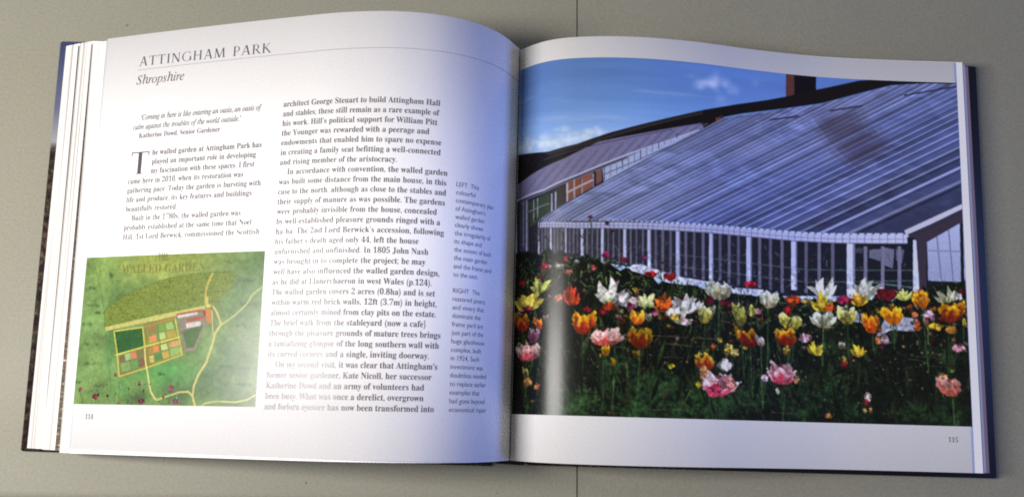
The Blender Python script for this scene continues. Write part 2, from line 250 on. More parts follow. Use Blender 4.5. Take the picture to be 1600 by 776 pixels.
FLOWERS = [
  ('b',25.0,121.8,6.1,4.9,(176,52,66)),('b',38.4,118.3,4.5,4.2,(186,70,72)),('b',60.8,116.1,5.0,4.9,(150,36,84)),('b',71.0,118.4,4.3,4.2,(170,50,84)),
  ('b',54.1,123.5,4.0,3.8,(196,84,92)),('b',82.6,117.3,3.7,3.5,(130,46,96)),('b',51.9,94.5,2.9,2.8,(96,40,56)),('b',61.4,98.1,2.5,2.5,(80,26,40)),
  ('b',64.7,102.4,2.2,2.1,(62,26,34)),('b',25.9,105.2,2.2,1.8,(76,32,40)),('b',17.8,93.9,3.0,2.2,(70,28,40)),('b',48.4,104.8,1.8,1.8,(84,34,46)),
  ('b',35.4,100.5,1.9,1.8,(150,84,76)),('b',39.3,106.5,1.9,1.8,(90,44,52)),('b',7.4,130.6,9.6,5.7,(96,22,30)),('b',93.3,119.4,1.9,1.7,(110,50,40)),
  ('b',40.0,126.0,5.2,2.9,(206,120,104)),('b',34.7,122.6,6.5,3.3,(196,200,186)),('b',44.6,119.8,4.0,2.2,(176,182,176)),('b',86.6,126.2,7.7,4.7,(176,26,30)),
  ('b',97.8,127.2,7.9,5.1,(176,26,30)),('b',66.0,132.7,5.4,4.7,(176,24,40)),('l',23.1,132.8,15.2,8.1,(176,186,96)),('l',14.1,141.5,19.3,8.9,(204,190,78)),
  ('b',12.0,145.5,8.4,3.3,(140,30,60)),('l',63.2,136.7,16.4,14.4,(222,222,214)),('b',71.1,140.5,9.3,8.6,(214,208,214)),('b',62.6,145.0,8.6,5.4,(196,66,26)),
  ('b',50.8,147.0,6.1,4.0,(130,24,36)),('b',59.4,148.3,5.7,3.6,(110,18,28)),('b',34.3,140.9,7.7,6.2,(208,118,86)),('l',42.0,139.9,9.5,10.1,(196,64,34)),
  ('t',9.4,152.4,14.0,11.5,(150,36,22),(196,120,24),(214,184,44)),('t',22.3,154.0,5.8,6.6,(170,80,24),(206,118,36),(214,140,60)),('t',48.4,153.9,12.9,12.2,(160,44,24),(206,152,24),(214,190,44)),('t',60.3,161.2,14.9,10.3,(190,70,66),(226,170,164),(236,224,218)),
  ('t',61.4,169.0,4.6,6.0,(170,120,20),(206,170,30),(210,186,60)),('b',58.3,172.6,1.8,3.2,(190,170,50)),('t',66.1,175.2,2.8,4.9,(170,130,20),(200,170,40),(200,176,60)),('t',18.2,160.8,8.3,8.8,(110,60,90),(170,120,150),(214,200,206)),
  ('t',13.4,169.4,18.3,11.0,(190,70,84),(228,176,176),(236,226,220)),('b',14.5,187.6,7.9,6.1,(176,124,70)),('b',21.4,190.1,5.9,4.3,(166,96,60)),('b',18.8,198.0,2.4,2.1,(140,84,40)),
  ('t',13.8,181.8,4.8,6.5,(120,120,60),(176,166,110),(190,180,140)),('b',75.1,142.6,10.1,7.9,(196,180,186)),('b',75.5,144.7,5.8,4.3,(130,40,80)),('l',84.1,140.8,9.5,7.9,(190,198,140)),
  ('b',94.1,142.9,10.0,7.9,(205,84,24)),('l',94.1,142.2,11.2,9.4,(206,92,30)),('l',105.0,141.7,15.2,12.3,(222,222,214)),('l',102.7,148.7,15.1,9.4,(222,222,206)),
  ('b',89.3,148.2,5.5,3.2,(190,90,120)),('t',79.1,150.3,7.9,7.9,(190,84,24),(216,164,40),(216,190,80)),('b',100.4,149.9,7.5,5.4,(206,170,70)),('b',106.9,152.1,6.8,5.4,(222,190,196)),
  ('b',105.7,151.1,3.0,2.9,(150,30,60)),('t',118.1,146.5,9.0,10.2,(150,150,60),(200,200,130),(220,220,196)),('l',113.8,142.7,8.5,5.1,(222,222,214)),('t',127.3,132.5,13.7,11.0,(160,166,120),(206,210,196),(222,222,214)),
  ('b',121.3,139.4,5.6,5.5,(110,18,36)),('b',132.1,140.6,11.4,3.7,(84,18,26)),('t',80.2,161.0,14.4,12.1,(156,50,16),(206,160,24),(222,200,60)),('b',80.2,158.9,5.0,5.7,(230,214,110)),
  ('t',66.3,160.0,3.2,6.4,(176,90,100),(214,170,170),(220,200,200)),('b',98.2,177.1,4.8,3.5,(196,180,30)),('t',118.7,173.1,11.7,10.0,(176,60,26),(212,176,40),(222,204,90)),('b',117.9,181.0,8.2,9.3,(166,120,70)),
  ('b',114.4,186.8,3.8,5.0,(186,160,40)),('t',124.9,185.4,18.2,13.5,(196,60,84),(222,168,172),(230,220,216)),('b',130.6,175.5,10.5,7.9,(212,210,198)),('b',132.1,185.5,12.1,8.6,(200,120,112)),
  ('b',124.9,188.2,7.9,6.4,(186,50,84)),('b',127.5,161.6,3.6,4.3,(186,160,50)),('b',133.1,165.3,6.1,5.1,(206,190,90)),('b',147.4,128.3,9.0,4.5,(176,26,44)),
  ('t',158.2,135.5,12.2,11.1,(170,176,130),(206,210,200),(222,222,214)),('t',141.0,145.3,8.2,12.5,(140,150,50),(190,190,90),(206,206,150)),('b',148.0,144.2,5.3,8.1,(176,170,80)),('b',150.8,144.0,10.5,3.3,(206,150,140)),
  ('t',146.6,158.2,13.4,11.3,(130,26,14),(196,130,20),(206,180,50)),('t',153.4,160.4,5.7,6.6,(150,140,120),(200,196,186),(206,206,200)),('b',173.7,136.6,9.8,6.4,(190,66,28)),('b',170.7,142.3,5.7,6.0,(166,30,28)),
  ('b',182.2,136.5,8.1,3.7,(140,110,60)),('t',173.0,147.7,12.6,9.7,(150,150,50),(196,190,96),(212,210,170)),('t',170.4,156.7,13.4,11.4,(130,30,14),(196,140,20),(206,184,70)),('b',180.9,158.1,8.4,6.7,(196,150,164)),
  ('l',187.1,163.8,9.6,6.7,(190,170,50)),('b',169.5,165.6,5.7,6.6,(130,110,40)),('t',192.7,146.1,12.7,9.7,(150,160,120),(196,200,186),(206,210,204)),('l',192.8,128.5,15.1,12.8,(206,208,196)),
  ('l',192.6,136.8,11.9,11.3,(200,170,50)),('b',196.8,140.0,8.7,5.3,(196,80,24)),('b',132.3,167.5,5.2,4.3,(180,150,50)),('b',136.7,168.1,6.1,5.4,(190,170,90)),
  ('t',166.4,177.8,15.3,12.4,(186,60,80),(220,160,166),(228,206,206)),('b',155.5,181.8,5.2,5.4,(206,176,184)),('b',175.2,181.8,4.8,5.8,(150,110,70)),('b',163.4,188.8,2.4,5.1,(150,150,130)),
  ('l',219.0,128.2,17.0,12.9,(206,210,200)),('b',231.2,130.8,13.8,8.0,(95,14,30)),('b',228.5,132.1,6.2,4.5,(130,24,40)),('l',242.0,130.5,9.2,6.8,(176,180,96)),
  ('b',252.2,132.1,11.8,10.6,(212,120,24)),('t',252.9,133.2,9.9,9.1,(190,84,20),(212,130,24),(216,160,40)),('b',205.6,134.4,10.1,6.0,(120,24,54)),('l',214.6,134.0,11.6,7.6,(206,150,40)),
  ('b',213.8,133.7,5.4,3.4,(176,60,30)),('t',207.3,143.0,11.7,10.5,(150,150,60),(196,196,130),(210,214,196)),('t',222.2,146.9,10.0,11.6,(150,66,14),(196,120,20),(206,150,40)),('t',235.0,141.7,12.3,11.7,(176,100,14),(206,150,24),(212,166,44)),
  ('l',213.6,164.4,8.4,6.7,(190,156,40)),('b',205.4,169.1,3.9,4.8,(120,110,40)),('b',229.5,157.2,6.5,6.7,(186,156,166)),('b',225.7,157.7,4.2,6.0,(176,110,60)),
  ('b',227.9,161.0,4.6,5.2,(70,30,50)),('b',249.3,148.7,3.8,7.5,(186,76,44)),('b',248.0,142.4,4.6,5.3,(170,90,60)),('b',256.7,142.5,7.2,6.8,(190,150,170)),
  ('b',255.5,144.4,3.8,3.0,(110,24,60)),('b',218.9,190.7,4.9,6.6,(186,160,160)),('b',217.3,193.3,3.8,4.4,(130,36,40)),('b',216.4,198.1,2.7,3.6,(166,146,80)),
  ('b',219.8,198.0,2.3,4.4,(150,100,50)),('b',194.5,201.6,5.1,3.6,(140,90,44)),('t',268.3,138.8,15.1,12.5,(120,40,14),(196,130,16),(206,164,40)),('l',267.5,130.1,11.4,8.3,(180,184,150)),
  ('b',274.3,130.7,5.7,5.3,(200,200,190)),('b',276.6,137.0,3.4,7.6,(190,170,50)),('b',259.9,148.8,9.8,5.3,(186,150,40)),('b',268.9,150.4,7.5,5.3,(176,120,40)),
  ('b',273.3,160.8,9.0,5.2,(160,110,120)),('t',268.2,182.4,12.7,11.1,(186,84,66),(196,120,110),(206,170,160)),('b',263.2,177.7,6.8,6.3,(190,140,90)),('b',277.0,145.7,3.0,6.0,(170,160,50)),
  ('b',269.0,173.9,3.8,3.0,(84,110,40)),
]
ROOF_L = [[20.2,95.3],[130.2,32.3]]
ROOF_R = [[245.2,93.7],[279.4,77.5]]
HATCHES = [[[161.2,29.8],[180.1,25.7]],[[199.9,21.0],[220.4,16.7]],[[246.8,9.1],[278.5,2.5]],[[139.5,30.5],[160.5,26.3]],[[180.1,25.7],[198.0,17.1]],[[220.4,16.7],[238.7,4.2]],[[161.2,29.8],[177.3,21.2]],[[199.9,21.0],[214.2,11.4]]]
REFLECTION = [[189.6,26.5],[217.9,20.8],[222.3,32.6],[228.7,31.5],[233.8,41.7],[213.0,52.8],[201.4,43.2]]
CLOUD = [[126.2,12.0]]
HORIZON_PUFFS = [[4.3,49.3],[12.1,49.3],[19.5,49.8],[25.9,51.4],[31.7,49.7],[37.6,49.4],[43.9,47.4],[49.8,45.3],[56.1,44.6],[8.5,46.2],[23.2,47.2],[35.6,44.7]]
FERNS = [[45.5,196.5],[38.3,201.2],[52.6,199.1],[80.8,199.0],[86.1,187.7],[75.5,202.0],[108.3,195.8],[117.8,190.2],[102.6,201.2],[133.6,195.1],[149.7,192.8],[125.6,200.6],[197.8,180.4],[202.1,161.8],[193.7,187.8],[208.8,198.3],[242.9,197.4],[257.9,197.0],[268.9,200.3],[177.6,199.2],[95.2,187.4],[66.4,177.7],[266.6,167.3],[173.9,184.8]]
PLAN_WASHES = [
  (54.6,5.7,50.5,12.6,(146, 160, 76),0.9),
  (11.4,12.4,18.4,19.6,(116, 150, 84),0.7),
  (7.1,48.3,13.8,36.4,(112, 156, 96),0.8),
  (-0.4,8.0,9.2,12.6,(104, 140, 78),0.6),
  (110.9,28.8,16.8,33.6,(84, 118, 84),0.9),
  (109.5,66.4,21.4,21.0,(104, 140, 110),0.8),
  (100.0,56.4,13.8,15.4,(96, 134, 100),0.8),
  (89.5,71.5,16.8,11.2,(78, 112, 84),0.8),
  (115.0,7.3,9.2,9.8,(78, 118, 66),0.8),
  (62.0,66.6,27.5,11.2,(74, 146, 80),1),
  (33.1,75.7,9.2,9.8,(86, 150, 84),0.8),
  (23.4,45.8,5.5,32.2,(76, 138, 84),0.7),
  (107.7,43.9,9.2,8.4,(120, 150, 120),0.5),
  (101.6,76.3,13.8,5.6,(90, 124, 92),0.6),
  (78.7,50.1,7.6,8.4,(60, 104, 60),0.8),
  (69.2,77.9,19.9,7.0,(56, 92, 56),0.75),
  (44.8,80.7,10.7,5.0,(58, 84, 56),0.7),
  (15.6,78.4,12.2,6.2,(84, 116, 76),0.6),
  (121.4,73.7,7.6,11.2,(120, 150, 120),0.6),
  (118.0,18.8,4.6,8.4,(100, 140, 96),0.6),
]
PLAN_SHAPES = [
([[16.2,31.5],[21.4,27.6],[29.2,23.5],[36.1,20.5],[43.1,18.0],[50.8,15.8],[58.5,13.9],[66.9,12.6],[75.3,11.6],[87.4,11.2],[102.5,11.4],[100.2,19.8],[97.3,22.9],[90.4,29.6],[82.9,29.4],[52.7,34.4],[17.6,40.8]],(116,134,46)),
([[17.6,40.8],[52.7,34.7],[84.4,29.5],[84.6,31.8],[52.9,37.3],[17.9,43.1]],(196,186,98)),
([[45.5,38.9],[65.2,35.4],[73.2,56.1],[30.8,69.3],[29.6,66.7]],(128,120,44)),
([[25.1,43.7],[43.9,41.6],[46.0,52.5],[28.0,55.0]],(40,92,40)),
([[24.4,43.0],[44.7,41.1],[46.9,52.5],[27.8,56.0]],(40,92,40)),
([[28.9,57.6],[45.8,52.7],[48.7,64.1],[31.0,68.2]],(110,120,70)),
([[46.4,41.1],[63.8,37.4],[69.0,46.8],[48.4,51.2]],(120,140,64)),
([[48.6,53.1],[69.4,48.1],[72.5,56.1],[50.7,61.7]],(128,130,60)),
([[29.5,57.3],[33.0,56.3],[34.4,60.2],[30.9,61.0]],(120,92,60)),
([[33.3,56.3],[36.8,55.6],[37.7,58.9],[34.3,59.9]],(140,190,120)),
([[37.0,55.3],[40.8,54.3],[41.8,58.1],[38.1,59.2]],(206,120,70)),
([[41.4,54.5],[45.7,53.3],[47.1,57.6],[42.5,58.4]],(112,110,60)),
([[31.0,61.5],[36.9,60.2],[38.4,64.7],[32.4,66.2]],(120,160,84)),
([[38.2,60.0],[41.9,58.9],[43.3,63.3],[39.3,64.3]],(90,150,70)),
([[42.8,58.9],[47.1,57.9],[48.2,62.5],[43.9,63.6]],(120,84,60)),
([[47.1,41.6],[53.3,40.4],[54.2,44.0],[48.4,45.3]],(146,110,60)),
([[54.2,40.1],[58.4,39.2],[59.4,42.8],[55.1,43.8]],(112,150,60)),
([[59.4,39.2],[63.6,38.2],[65.5,42.3],[60.4,43.3]],(140,184,90)),
([[48.8,46.6],[53.4,45.3],[54.4,48.9],[49.8,49.7]],(226,130,70)),
([[55.2,44.8],[59.2,43.8],[60.5,47.4],[56.2,48.2]],(176,196,112)),
([[60.4,43.8],[65.6,42.8],[67.5,46.4],[61.4,47.4]],(176,150,50)),
([[51.9,51.7],[55.6,51.2],[56.5,54.6],[53.2,55.3]],(222,124,64)),
([[48.6,53.3],[51.6,52.5],[52.9,56.1],[49.5,56.6]],(170,120,60)),
([[56.8,51.2],[61.0,50.2],[62.6,53.6],[57.8,54.6]],(190,200,112)),
([[62.3,50.0],[68.6,48.5],[69.5,51.6],[63.4,52.6]],(200,150,90)),
([[50.2,57.4],[53.0,56.9],[53.7,60.5],[51.2,61.0]],(206,186,96)),
([[58.4,55.1],[62.6,54.1],[63.9,57.9],[59.7,58.9]],(190,160,60)),
([[53.5,55.9],[57.2,55.1],[58.8,58.9],[54.9,60.2]],(70,130,60)),
([[63.5,53.3],[69.8,52.1],[71.4,55.6],[64.8,57.4]],(134,176,84)),
([[66.1,34.9],[84.0,31.5],[89.1,32.3],[86.4,38.9],[80.0,54.1],[74.0,55.1]],(132,118,104)),
([[70.9,43.6],[84.4,40.2],[79.2,52.4],[74.7,52.9]],(66,106,52)),
([[83.1,31.7],[88.3,31.3],[89.1,39.2],[86.5,39.4],[85.1,33.6]],(206,112,44)),
([[66.9,34.4],[79.9,33.0],[80.3,34.5],[67.4,36.4]],(206,196,196)),
([[72.9,39.3],[82.5,38.1],[82.4,40.7],[73.4,41.9]],(206,196,196)),
([[73.0,37.0],[83.4,35.1],[83.9,36.9],[73.4,38.5]],(170,74,44)),
([[66.0,33.8],[83.1,31.5],[83.2,32.5],[66.4,34.9]],(170,74,44)),
([[83.2,32.3],[84.9,32.0],[85.5,35.6],[84.1,35.9]],(120,60,40)),
]
PLAN_LINES = [
([[24.4,43.2],[44.7,41.1]],0.73,(206,196,70)),
([[24.4,43.2],[28.1,56.0],[30.8,68.6]],0.88,(206,196,70)),
([[30.8,68.6],[48.7,63.8],[72.0,56.4]],0.73,(196,176,60)),
([[65.3,36.1],[72.0,56.4]],0.73,(206,196,70)),
([[44.2,41.3],[46.6,52.2],[48.7,64.1]],0.88,(206,196,70)),
([[26.9,56.6],[46.6,52.0],[69.3,46.8]],0.88,(206,196,70)),
([[44.7,41.1],[65.6,36.1]],0.73,(176,120,60)),
([[53.8,39.6],[57.1,51.2],[58.9,60.2]],0.44,(60,120,60)),
([[48.1,45.8],[59.8,43.3],[67.4,42.1]],0.36,(90,140,60)),
([[49.8,56.4],[70.5,51.6]],0.36,(90,140,60)),
([[35.0,42.3],[37.3,55.0]],0.22,(30,76,34)),
([[26.5,49.8],[45.1,47.0]],0.22,(30,76,34)),
([[85.7,30.0],[84.5,26.9],[84.2,23.3],[84.9,18.2],[86.7,14.1],[88.0,11.8]],1.31,(186,176,70)),
([[85.2,25.2],[85.5,28.7]],2.04,(190,178,80)),
([[89.7,30.1],[92.5,33.7],[95.7,40.0]],1.17,(200,188,104)),
([[95.7,40.3],[104.1,35.1],[110.9,29.1],[114.1,24.1],[120.2,19.6]],1.02,(170,180,98)),
([[95.7,40.0],[92.4,44.5],[90.8,51.4],[87.9,60.8],[83.3,67.7],[81.1,73.4],[80.7,79.0],[82.7,84.5]],1.31,(200,188,104)),
([[89.1,32.3],[90.1,40.0],[91.2,46.3]],0.73,(186,176,96)),
([[46.6,52.0],[47.6,58.9],[50.3,67.9],[53.1,76.8],[55.9,80.3],[57.6,81.3]],1.02,(200,188,104)),
([[57.6,81.3],[63.2,79.5],[72.1,76.9],[77.8,76.6],[80.7,79.0]],1.02,(200,188,104)),
([[86.2,84.7],[89.0,82.7],[96.2,81.6],[107.8,81.9],[114.9,80.6],[120.0,77.9]],0.88,(176,180,98)),
([[73.1,55.1],[76.0,53.4],[80.0,54.1],[82.9,46.3],[85.2,38.7]],0.58,(150,120,110)),
([[70.2,43.4],[74.5,53.9]],0.58,(140,110,96)),
([[3.6,0.3],[7.6,8.3],[12.0,17.8],[15.7,29.9],[17.6,40.5],[20.1,51.0],[26.5,77.0]],0.23,(70,100,60)),
([[30.9,71.8],[32.0,83.4]],0.23,(60,90,52)),
([[45.2,73.0],[46.8,81.9]],0.23,(60,90,52)),
([[4.2,77.2],[6.9,83.7]],0.23,(60,90,52)),
([[15.2,81.0],[16.2,83.8]],0.23,(60,90,52)),
([[23.9,79.6],[25.6,83.7]],0.23,(60,90,52)),
([[37.9,75.6],[38.4,83.3]],0.23,(60,90,52)),
([[48.1,76.8],[50.1,83.7]],0.23,(60,90,52)),
([[66.8,76.7],[65.5,83.7]],0.23,(60,90,52)),
([[61.8,80.2],[60.3,84.3]],0.23,(60,90,52)),
([[69.9,82.9],[69.8,84.7]],0.23,(60,90,52)),
]
PLAN_SPOTS = [(46.2,52.0,1.9,1.4,(206,200,90)),(46.2,52.0,0.9,0.7,(110,130,60)),(86.7,29.8,3.6,2.0,(200,186,90)),(95.7,40.0,1.6,1.6,(196,184,96))]
PLAN_POPPIES = [(28.2,67.7,2.1,2.6,(170,40,90)),(45.2,72.5,2.4,2.6,(176,36,96)),(4.0,75.9,2.7,3.1,(176,36,90)),(15.1,80.0,3.9,3.7,(170,30,70)),(17.0,79.0,2.1,2.3,(60,24,30)),(66.6,75.1,3.6,4.0,(190,50,110)),(47.4,82.2,4.2,4.0,(130,40,70)),(69.8,81.9,3.3,3.7,(150,50,100)),(32.0,83.1,2.1,1.4,(190,60,90)),(40.9,83.3,1.8,1.1,(150,50,70)),(23.8,79.4,1.9,1.7,(46,40,30)),(37.9,75.1,1.2,1.1,(40,54,34)),(48.1,76.3,1.3,1.3,(60,36,30)),(61.7,79.7,1.5,1.4,(60,40,30)),(52.4,72.7,1.2,1.1,(70,90,40)),(32.1,73.4,0.8,2.8,(200,214,196)),(70.5,79.4,0.6,2.8,(200,210,196)),(65.8,82.9,1.5,1.4,(150,60,60)),(58.2,83.0,1.2,1.7,(180,180,150))]
PLAN_SCRIBBLES = [(5.4,18.3,6.0,1.4),(8.2,28.1,8.4,1.4),(12.0,32.5,3.0,1.1),(5.2,39.0,9.0,1.4),(9.0,50.3,13.5,1.7),(10.3,61.5,12.0,1.4),(16.7,73.9,9.0,1.4),(18.8,11.3,2.4,3.4),(107.5,40.8,12.0,1.4),(110.9,29.5,7.5,1.1),(110.6,16.2,10.5,1.4),(101.8,5.7,16.5,2.3),(115.0,63.9,13.5,1.4),(59.0,67.3,6.9,0.9),(112.8,72.5,9.0,1.1),(1.5,72.0,4.5,1.1),(100.5,62.7,7.5,1.1)]
PLAN_DOME = [[16.2,31.5],[21.4,27.6],[29.2,23.5],[36.1,20.5],[43.1,18.0],[50.8,15.8],[58.5,13.9],[66.9,12.6],[75.3,11.6],[87.4,11.2],[102.5,11.4],[100.2,19.8],[97.3,22.9],[90.4,29.6],[82.9,29.4],[52.7,34.4],[17.6,40.8]]
LEFT_PROFILE = [[-0.0,18.542],[-0.287,19.263],[-0.869,20.725],[-1.663,22.707],[-2.636,25.106],[-3.767,27.836],[-5.042,30.81],[-6.453,33.933],[-7.99,37.108],[-9.647,40.243],[-11.418,43.262],[-13.299,46.117],[-15.286,48.794],[-17.374,51.303],[-19.561,53.668],[-21.844,55.905],[-24.22,58.015],[-26.688,59.988],[-29.243,61.819],[-31.886,63.513],[-34.613,65.086],[-37.423,66.546],[-40.315,67.891],[-43.287,69.1],[-46.337,70.159],[-49.465,71.062],[-52.668,71.82],[-55.946,72.449],[-59.298,72.965],[-62.723,73.372],[-66.219,73.654],[-69.786,73.791],[-73.423,73.769],[-77.128,73.59],[-80.902,73.268],[-84.742,72.82],[-88.649,72.263],[-92.622,71.609],[-96.659,70.848],[-100.761,69.955],[-104.927,68.913],[-109.155,67.727],[-113.446,66.423],[-117.799,65.033],[-122.212,63.596],[-126.687,62.143],[-131.221,60.691],[-135.815,59.232],[-140.468,57.744],[-145.179,56.216],[-149.949,54.649],[-154.776,53.045],[-159.66,51.407],[-164.601,49.739],[-169.598,48.042],[-174.651,46.316],[-179.759,44.558],[-184.923,42.768],[-190.141,40.944],[-195.413,39.086],[-200.739,37.194],[-206.119,35.268],[-211.552,33.307],[-217.038,31.309],[-222.576,29.272],[-228.166,27.2],[-233.809,25.094],[-239.503,22.958],[-245.248,20.795],[-251.043,18.61]]
RIGHT_PROFILE = [[0.0,16.622],[0.305,17.047],[0.924,17.908],[1.768,19.077],[2.801,20.491],[4.003,22.102],[5.359,23.859],[6.858,25.707],[8.491,27.591],[10.252,29.456],[12.135,31.254],[14.134,32.952],[16.245,34.532],[18.465,35.987],[20.789,37.315],[23.216,38.513],[25.741,39.573],[28.363,40.491],[31.079,41.272],[33.888,41.939],[36.786,42.521],[39.773,43.041],[42.846,43.506],[46.004,43.907],[49.246,44.228],[52.57,44.461],[55.975,44.607],[59.459,44.67],[63.021,44.654],[66.661,44.558],[70.377,44.373],[74.168,44.088],[78.033,43.696],[81.971,43.199],[85.981,42.605],[90.063,41.923],[94.215,41.164],[98.437,40.329],[102.728,39.407],[107.088,38.377],[111.515,37.227],[116.008,35.97],[120.569,34.637],[125.194,33.265],[129.885,31.895],[134.64,30.565],[139.46,29.29],[144.342,28.056],[149.287,26.841],[154.294,25.642],[159.363,24.471],[164.493,23.347],[169.684,22.288],[174.935,21.314],[180.246,20.447],[185.616,19.698],[191.045,19.07],[196.533,18.551],[202.079,18.122],[207.682,17.764],[213.343,17.456],[219.06,17.177],[224.834,16.917],[230.664,16.69],[236.55,16.51],[242.492,16.378],[248.488,16.287],[254.54,16.227],[260.645,16.188],[266.805,16.16]]

# ------------------------------------------------------------------ page surfaces
def spline(xk, yk, x):
    n = len(xk); h = np.diff(xk); A = np.zeros((n, n)); b = np.zeros(n); A[0, 0] = A[-1, -1] = 1
    for i in range(1, n - 1):
        A[i, i-1] = h[i-1]; A[i, i] = 2 * (h[i-1] + h[i]); A[i, i+1] = h[i]
        b[i] = 3 * ((yk[i+1] - yk[i]) / h[i] - (yk[i] - yk[i-1]) / h[i-1])
    c = np.linalg.solve(A, b); i = np.clip(np.searchsorted(xk, x) - 1, 0, n - 2)
    bb = (yk[i+1] - yk[i]) / h[i] - h[i] * (2 * c[i] + c[i+1]) / 3; d = (c[i+1] - c[i]) / (3 * h[i]); t = x - xk[i]
    return yk[i] + bb * t + c[i] * t * t + d * t ** 3

class PageSurface:
    """A page bent about the gutter: u = millimetres along the paper from the gutter, v = height up the page."""
    def __init__(s, prof, skew, lift=0.0):
        p = np.array(prof); s.side = -1 if p[-1, 0] < 0 else 1
        ax = np.abs(p[:, 0]); s.xo = ax[-1]
        x = np.linspace(0, s.xo, 3000); z = spline(ax, p[:, 1], x)
        s.x = x; s.z = z; s.u = np.r_[0, np.cumsum(np.hypot(np.diff(x), np.diff(z)))]; s.W = s.u[-1]
        dx, dz = np.gradient(x), np.gradient(z); l = np.hypot(dx, dz); s.nx, s.nz = -dz / l, dx / l
        s.skew = skew
    def zat(s, ax): return np.interp(ax, s.x, s.z)
    def at(s, u, v, off=0.0):
        """world point (metres) `off` mm above the paper"""
        u = np.asarray(u, float); v = np.asarray(v, float)
        ax = np.interp(u, s.u, s.x); z = np.interp(u, s.u, s.z)
        ax2 = ax + off * np.interp(u, s.u, s.nx); z = z + off * np.interp(u, s.u, s.nz)
        t = ax / s.xo; y0, k0, y1, k1 = s.skew; f = v / 245.0
        y = (y0 + k0 * t) * (1 - f) + (y1 + k1 * t) * f
        # below the spine fold (u < 0) the paper dives into the gutter
        ax2 = np.where(u < 0, np.maximum(0.06, 0.25 + 0.08 * u / 4) , np.maximum(ax2, 0.25)); z = np.where(u < 0, z + u, z)
        return np.stack([s.side * ax2, y, z], -1) * MM

LEFT = PageSurface(LEFT_PROFILE, (0.187, -2.175, 245.03, -0.306))
RIGHT = PageSurface(RIGHT_PROFILE, (0.026, -0.515, 244.99, -0.073))

def page_sheet(name, surf, v0, v1, parent, u0=-9.0, thick=0.14):
    us = np.r_[np.linspace(u0, -0.4, 10), np.linspace(0, 1, 220) ** 1.25 * surf.W]
    n = len(us); V = []
    for off in (0.0, -thick):
        for k in (0, 1):
            v = np.full(n, (v0, v1)[k]) if np.isscalar(v0) and np.isscalar(v1) else np.where(k == 0, np.interp(us, (0, surf.W), v0), np.interp(us, (0, surf.W), v1))
            V.append(surf.at(us, v, off))
    V = np.concatenate(V); F = []
    for i in range(n - 1):
        a, b, c, d = i, n + i, 2 * n + i, 3 * n + i
        q = [(a, a+1, b+1, b), (c+1, c, d, d+1), (a+1, a, c, c+1), (b, b+1, d+1, d)]
        F += q if surf.side > 0 else [f[::-1] for f in q]
    F += [(0, n, 3*n, 2*n), (n-1, 3*n-1, 4*n-1, 2*n-1)]
    o = link_mesh(name, V, F, PAPER, parent)
    sm = np.ones(len(F), bool); sm[2:-2:4] = False; sm[3:-2:4] = False; sm[-2:] = False
    o.data.polygons.foreach_set('use_smooth', sm)
    return o

# ------------------------------------------------------------------ the table
# turned a little against the book; two leaves meet in a seam that runs under the right-hand page
table = empty('tabletop'); table['kind'] = 'structure'
table.rotation_euler = (0, 0, math.radians(0.86)); table.location = (0.0403, -0.0205, 0)
def table_leaf(x0, x1, drop):
    r, depth, th = 0.007, 0.62, 0.026
    arc = [(-r + 0.0 + r * (1 - math.sin(a)) , -r + r * math.cos(a)) for a in np.linspace(0, math.pi / 2, 9)]
    prof = [(depth, -th), (depth, 0.0)] + [(p[0] + r * 0.0 - 0.0 + 0.0, p[1]) for p in arc] + [(-r, -th)]
    V = [(x, y, z + drop) for x in (x0, x1) for (y, z) in prof]; n = len(prof)
    F = [(i, (i+1) % n, n + (i+1) % n, n + i) for i in range(n)] + [tuple(range(n))[::-1], tuple(range(n, 2*n))]
    o = link_mesh('table_leaf', V, F, TABLE, table)
    bm = bmesh.new(); bm.from_mesh(o.data)
    bmesh.ops.recalc_face_normals(bm, faces=bm.faces)
    ed = [e for e in bm.edges if abs(abs(e.verts[0].co.x - e.verts[1].co.x)) < 1e-6 and e.verts[0].co.z > drop - 0.0075 and e.verts[1].co.z > drop - 0.0075 and min(abs(e.verts[0].co.x), 9) < 0.01]
    bmesh.ops.bevel(bm, geom=ed, offset=0.0004, segments=2, affect='EDGES')
    bm.to_mesh(o.data); bm.free()
    return o
table_leaf(-0.80, -0.0002, 0.0)
table_leaf(0.0002, 0.80, -0.0003)
m, nt, b = material('floor_carpet', (0.16, 0.145, 0.14), 0.9, 0.1)
n = node(nt, 'ShaderNodeTexNoise', Scale=1.0, Detail=4.0); nt.links.new(mapped(nt, (60, 60, 60)), n.inputs['Vector'])
nt.links.new(ramp(nt, n.outputs['Fac'], [(0.3, (0.12, 0.11, 0.105)), (0.7, (0.20, 0.185, 0.18))]), b.inputs['Base Color'])
floor = link_mesh('floor', [(-4, -4, -0.74), (4, -4, -0.74), (4, 4, -0.74), (-4, 4, -0.74)], [(0, 1, 2, 3)], m)
floor['kind'] = 'structure'

# ------------------------------------------------------------------ the book
book = empty('open_book')
book['label'] = 'open illustrated hardback garden book lying flat on the pale table'
book['category'] = 'book'

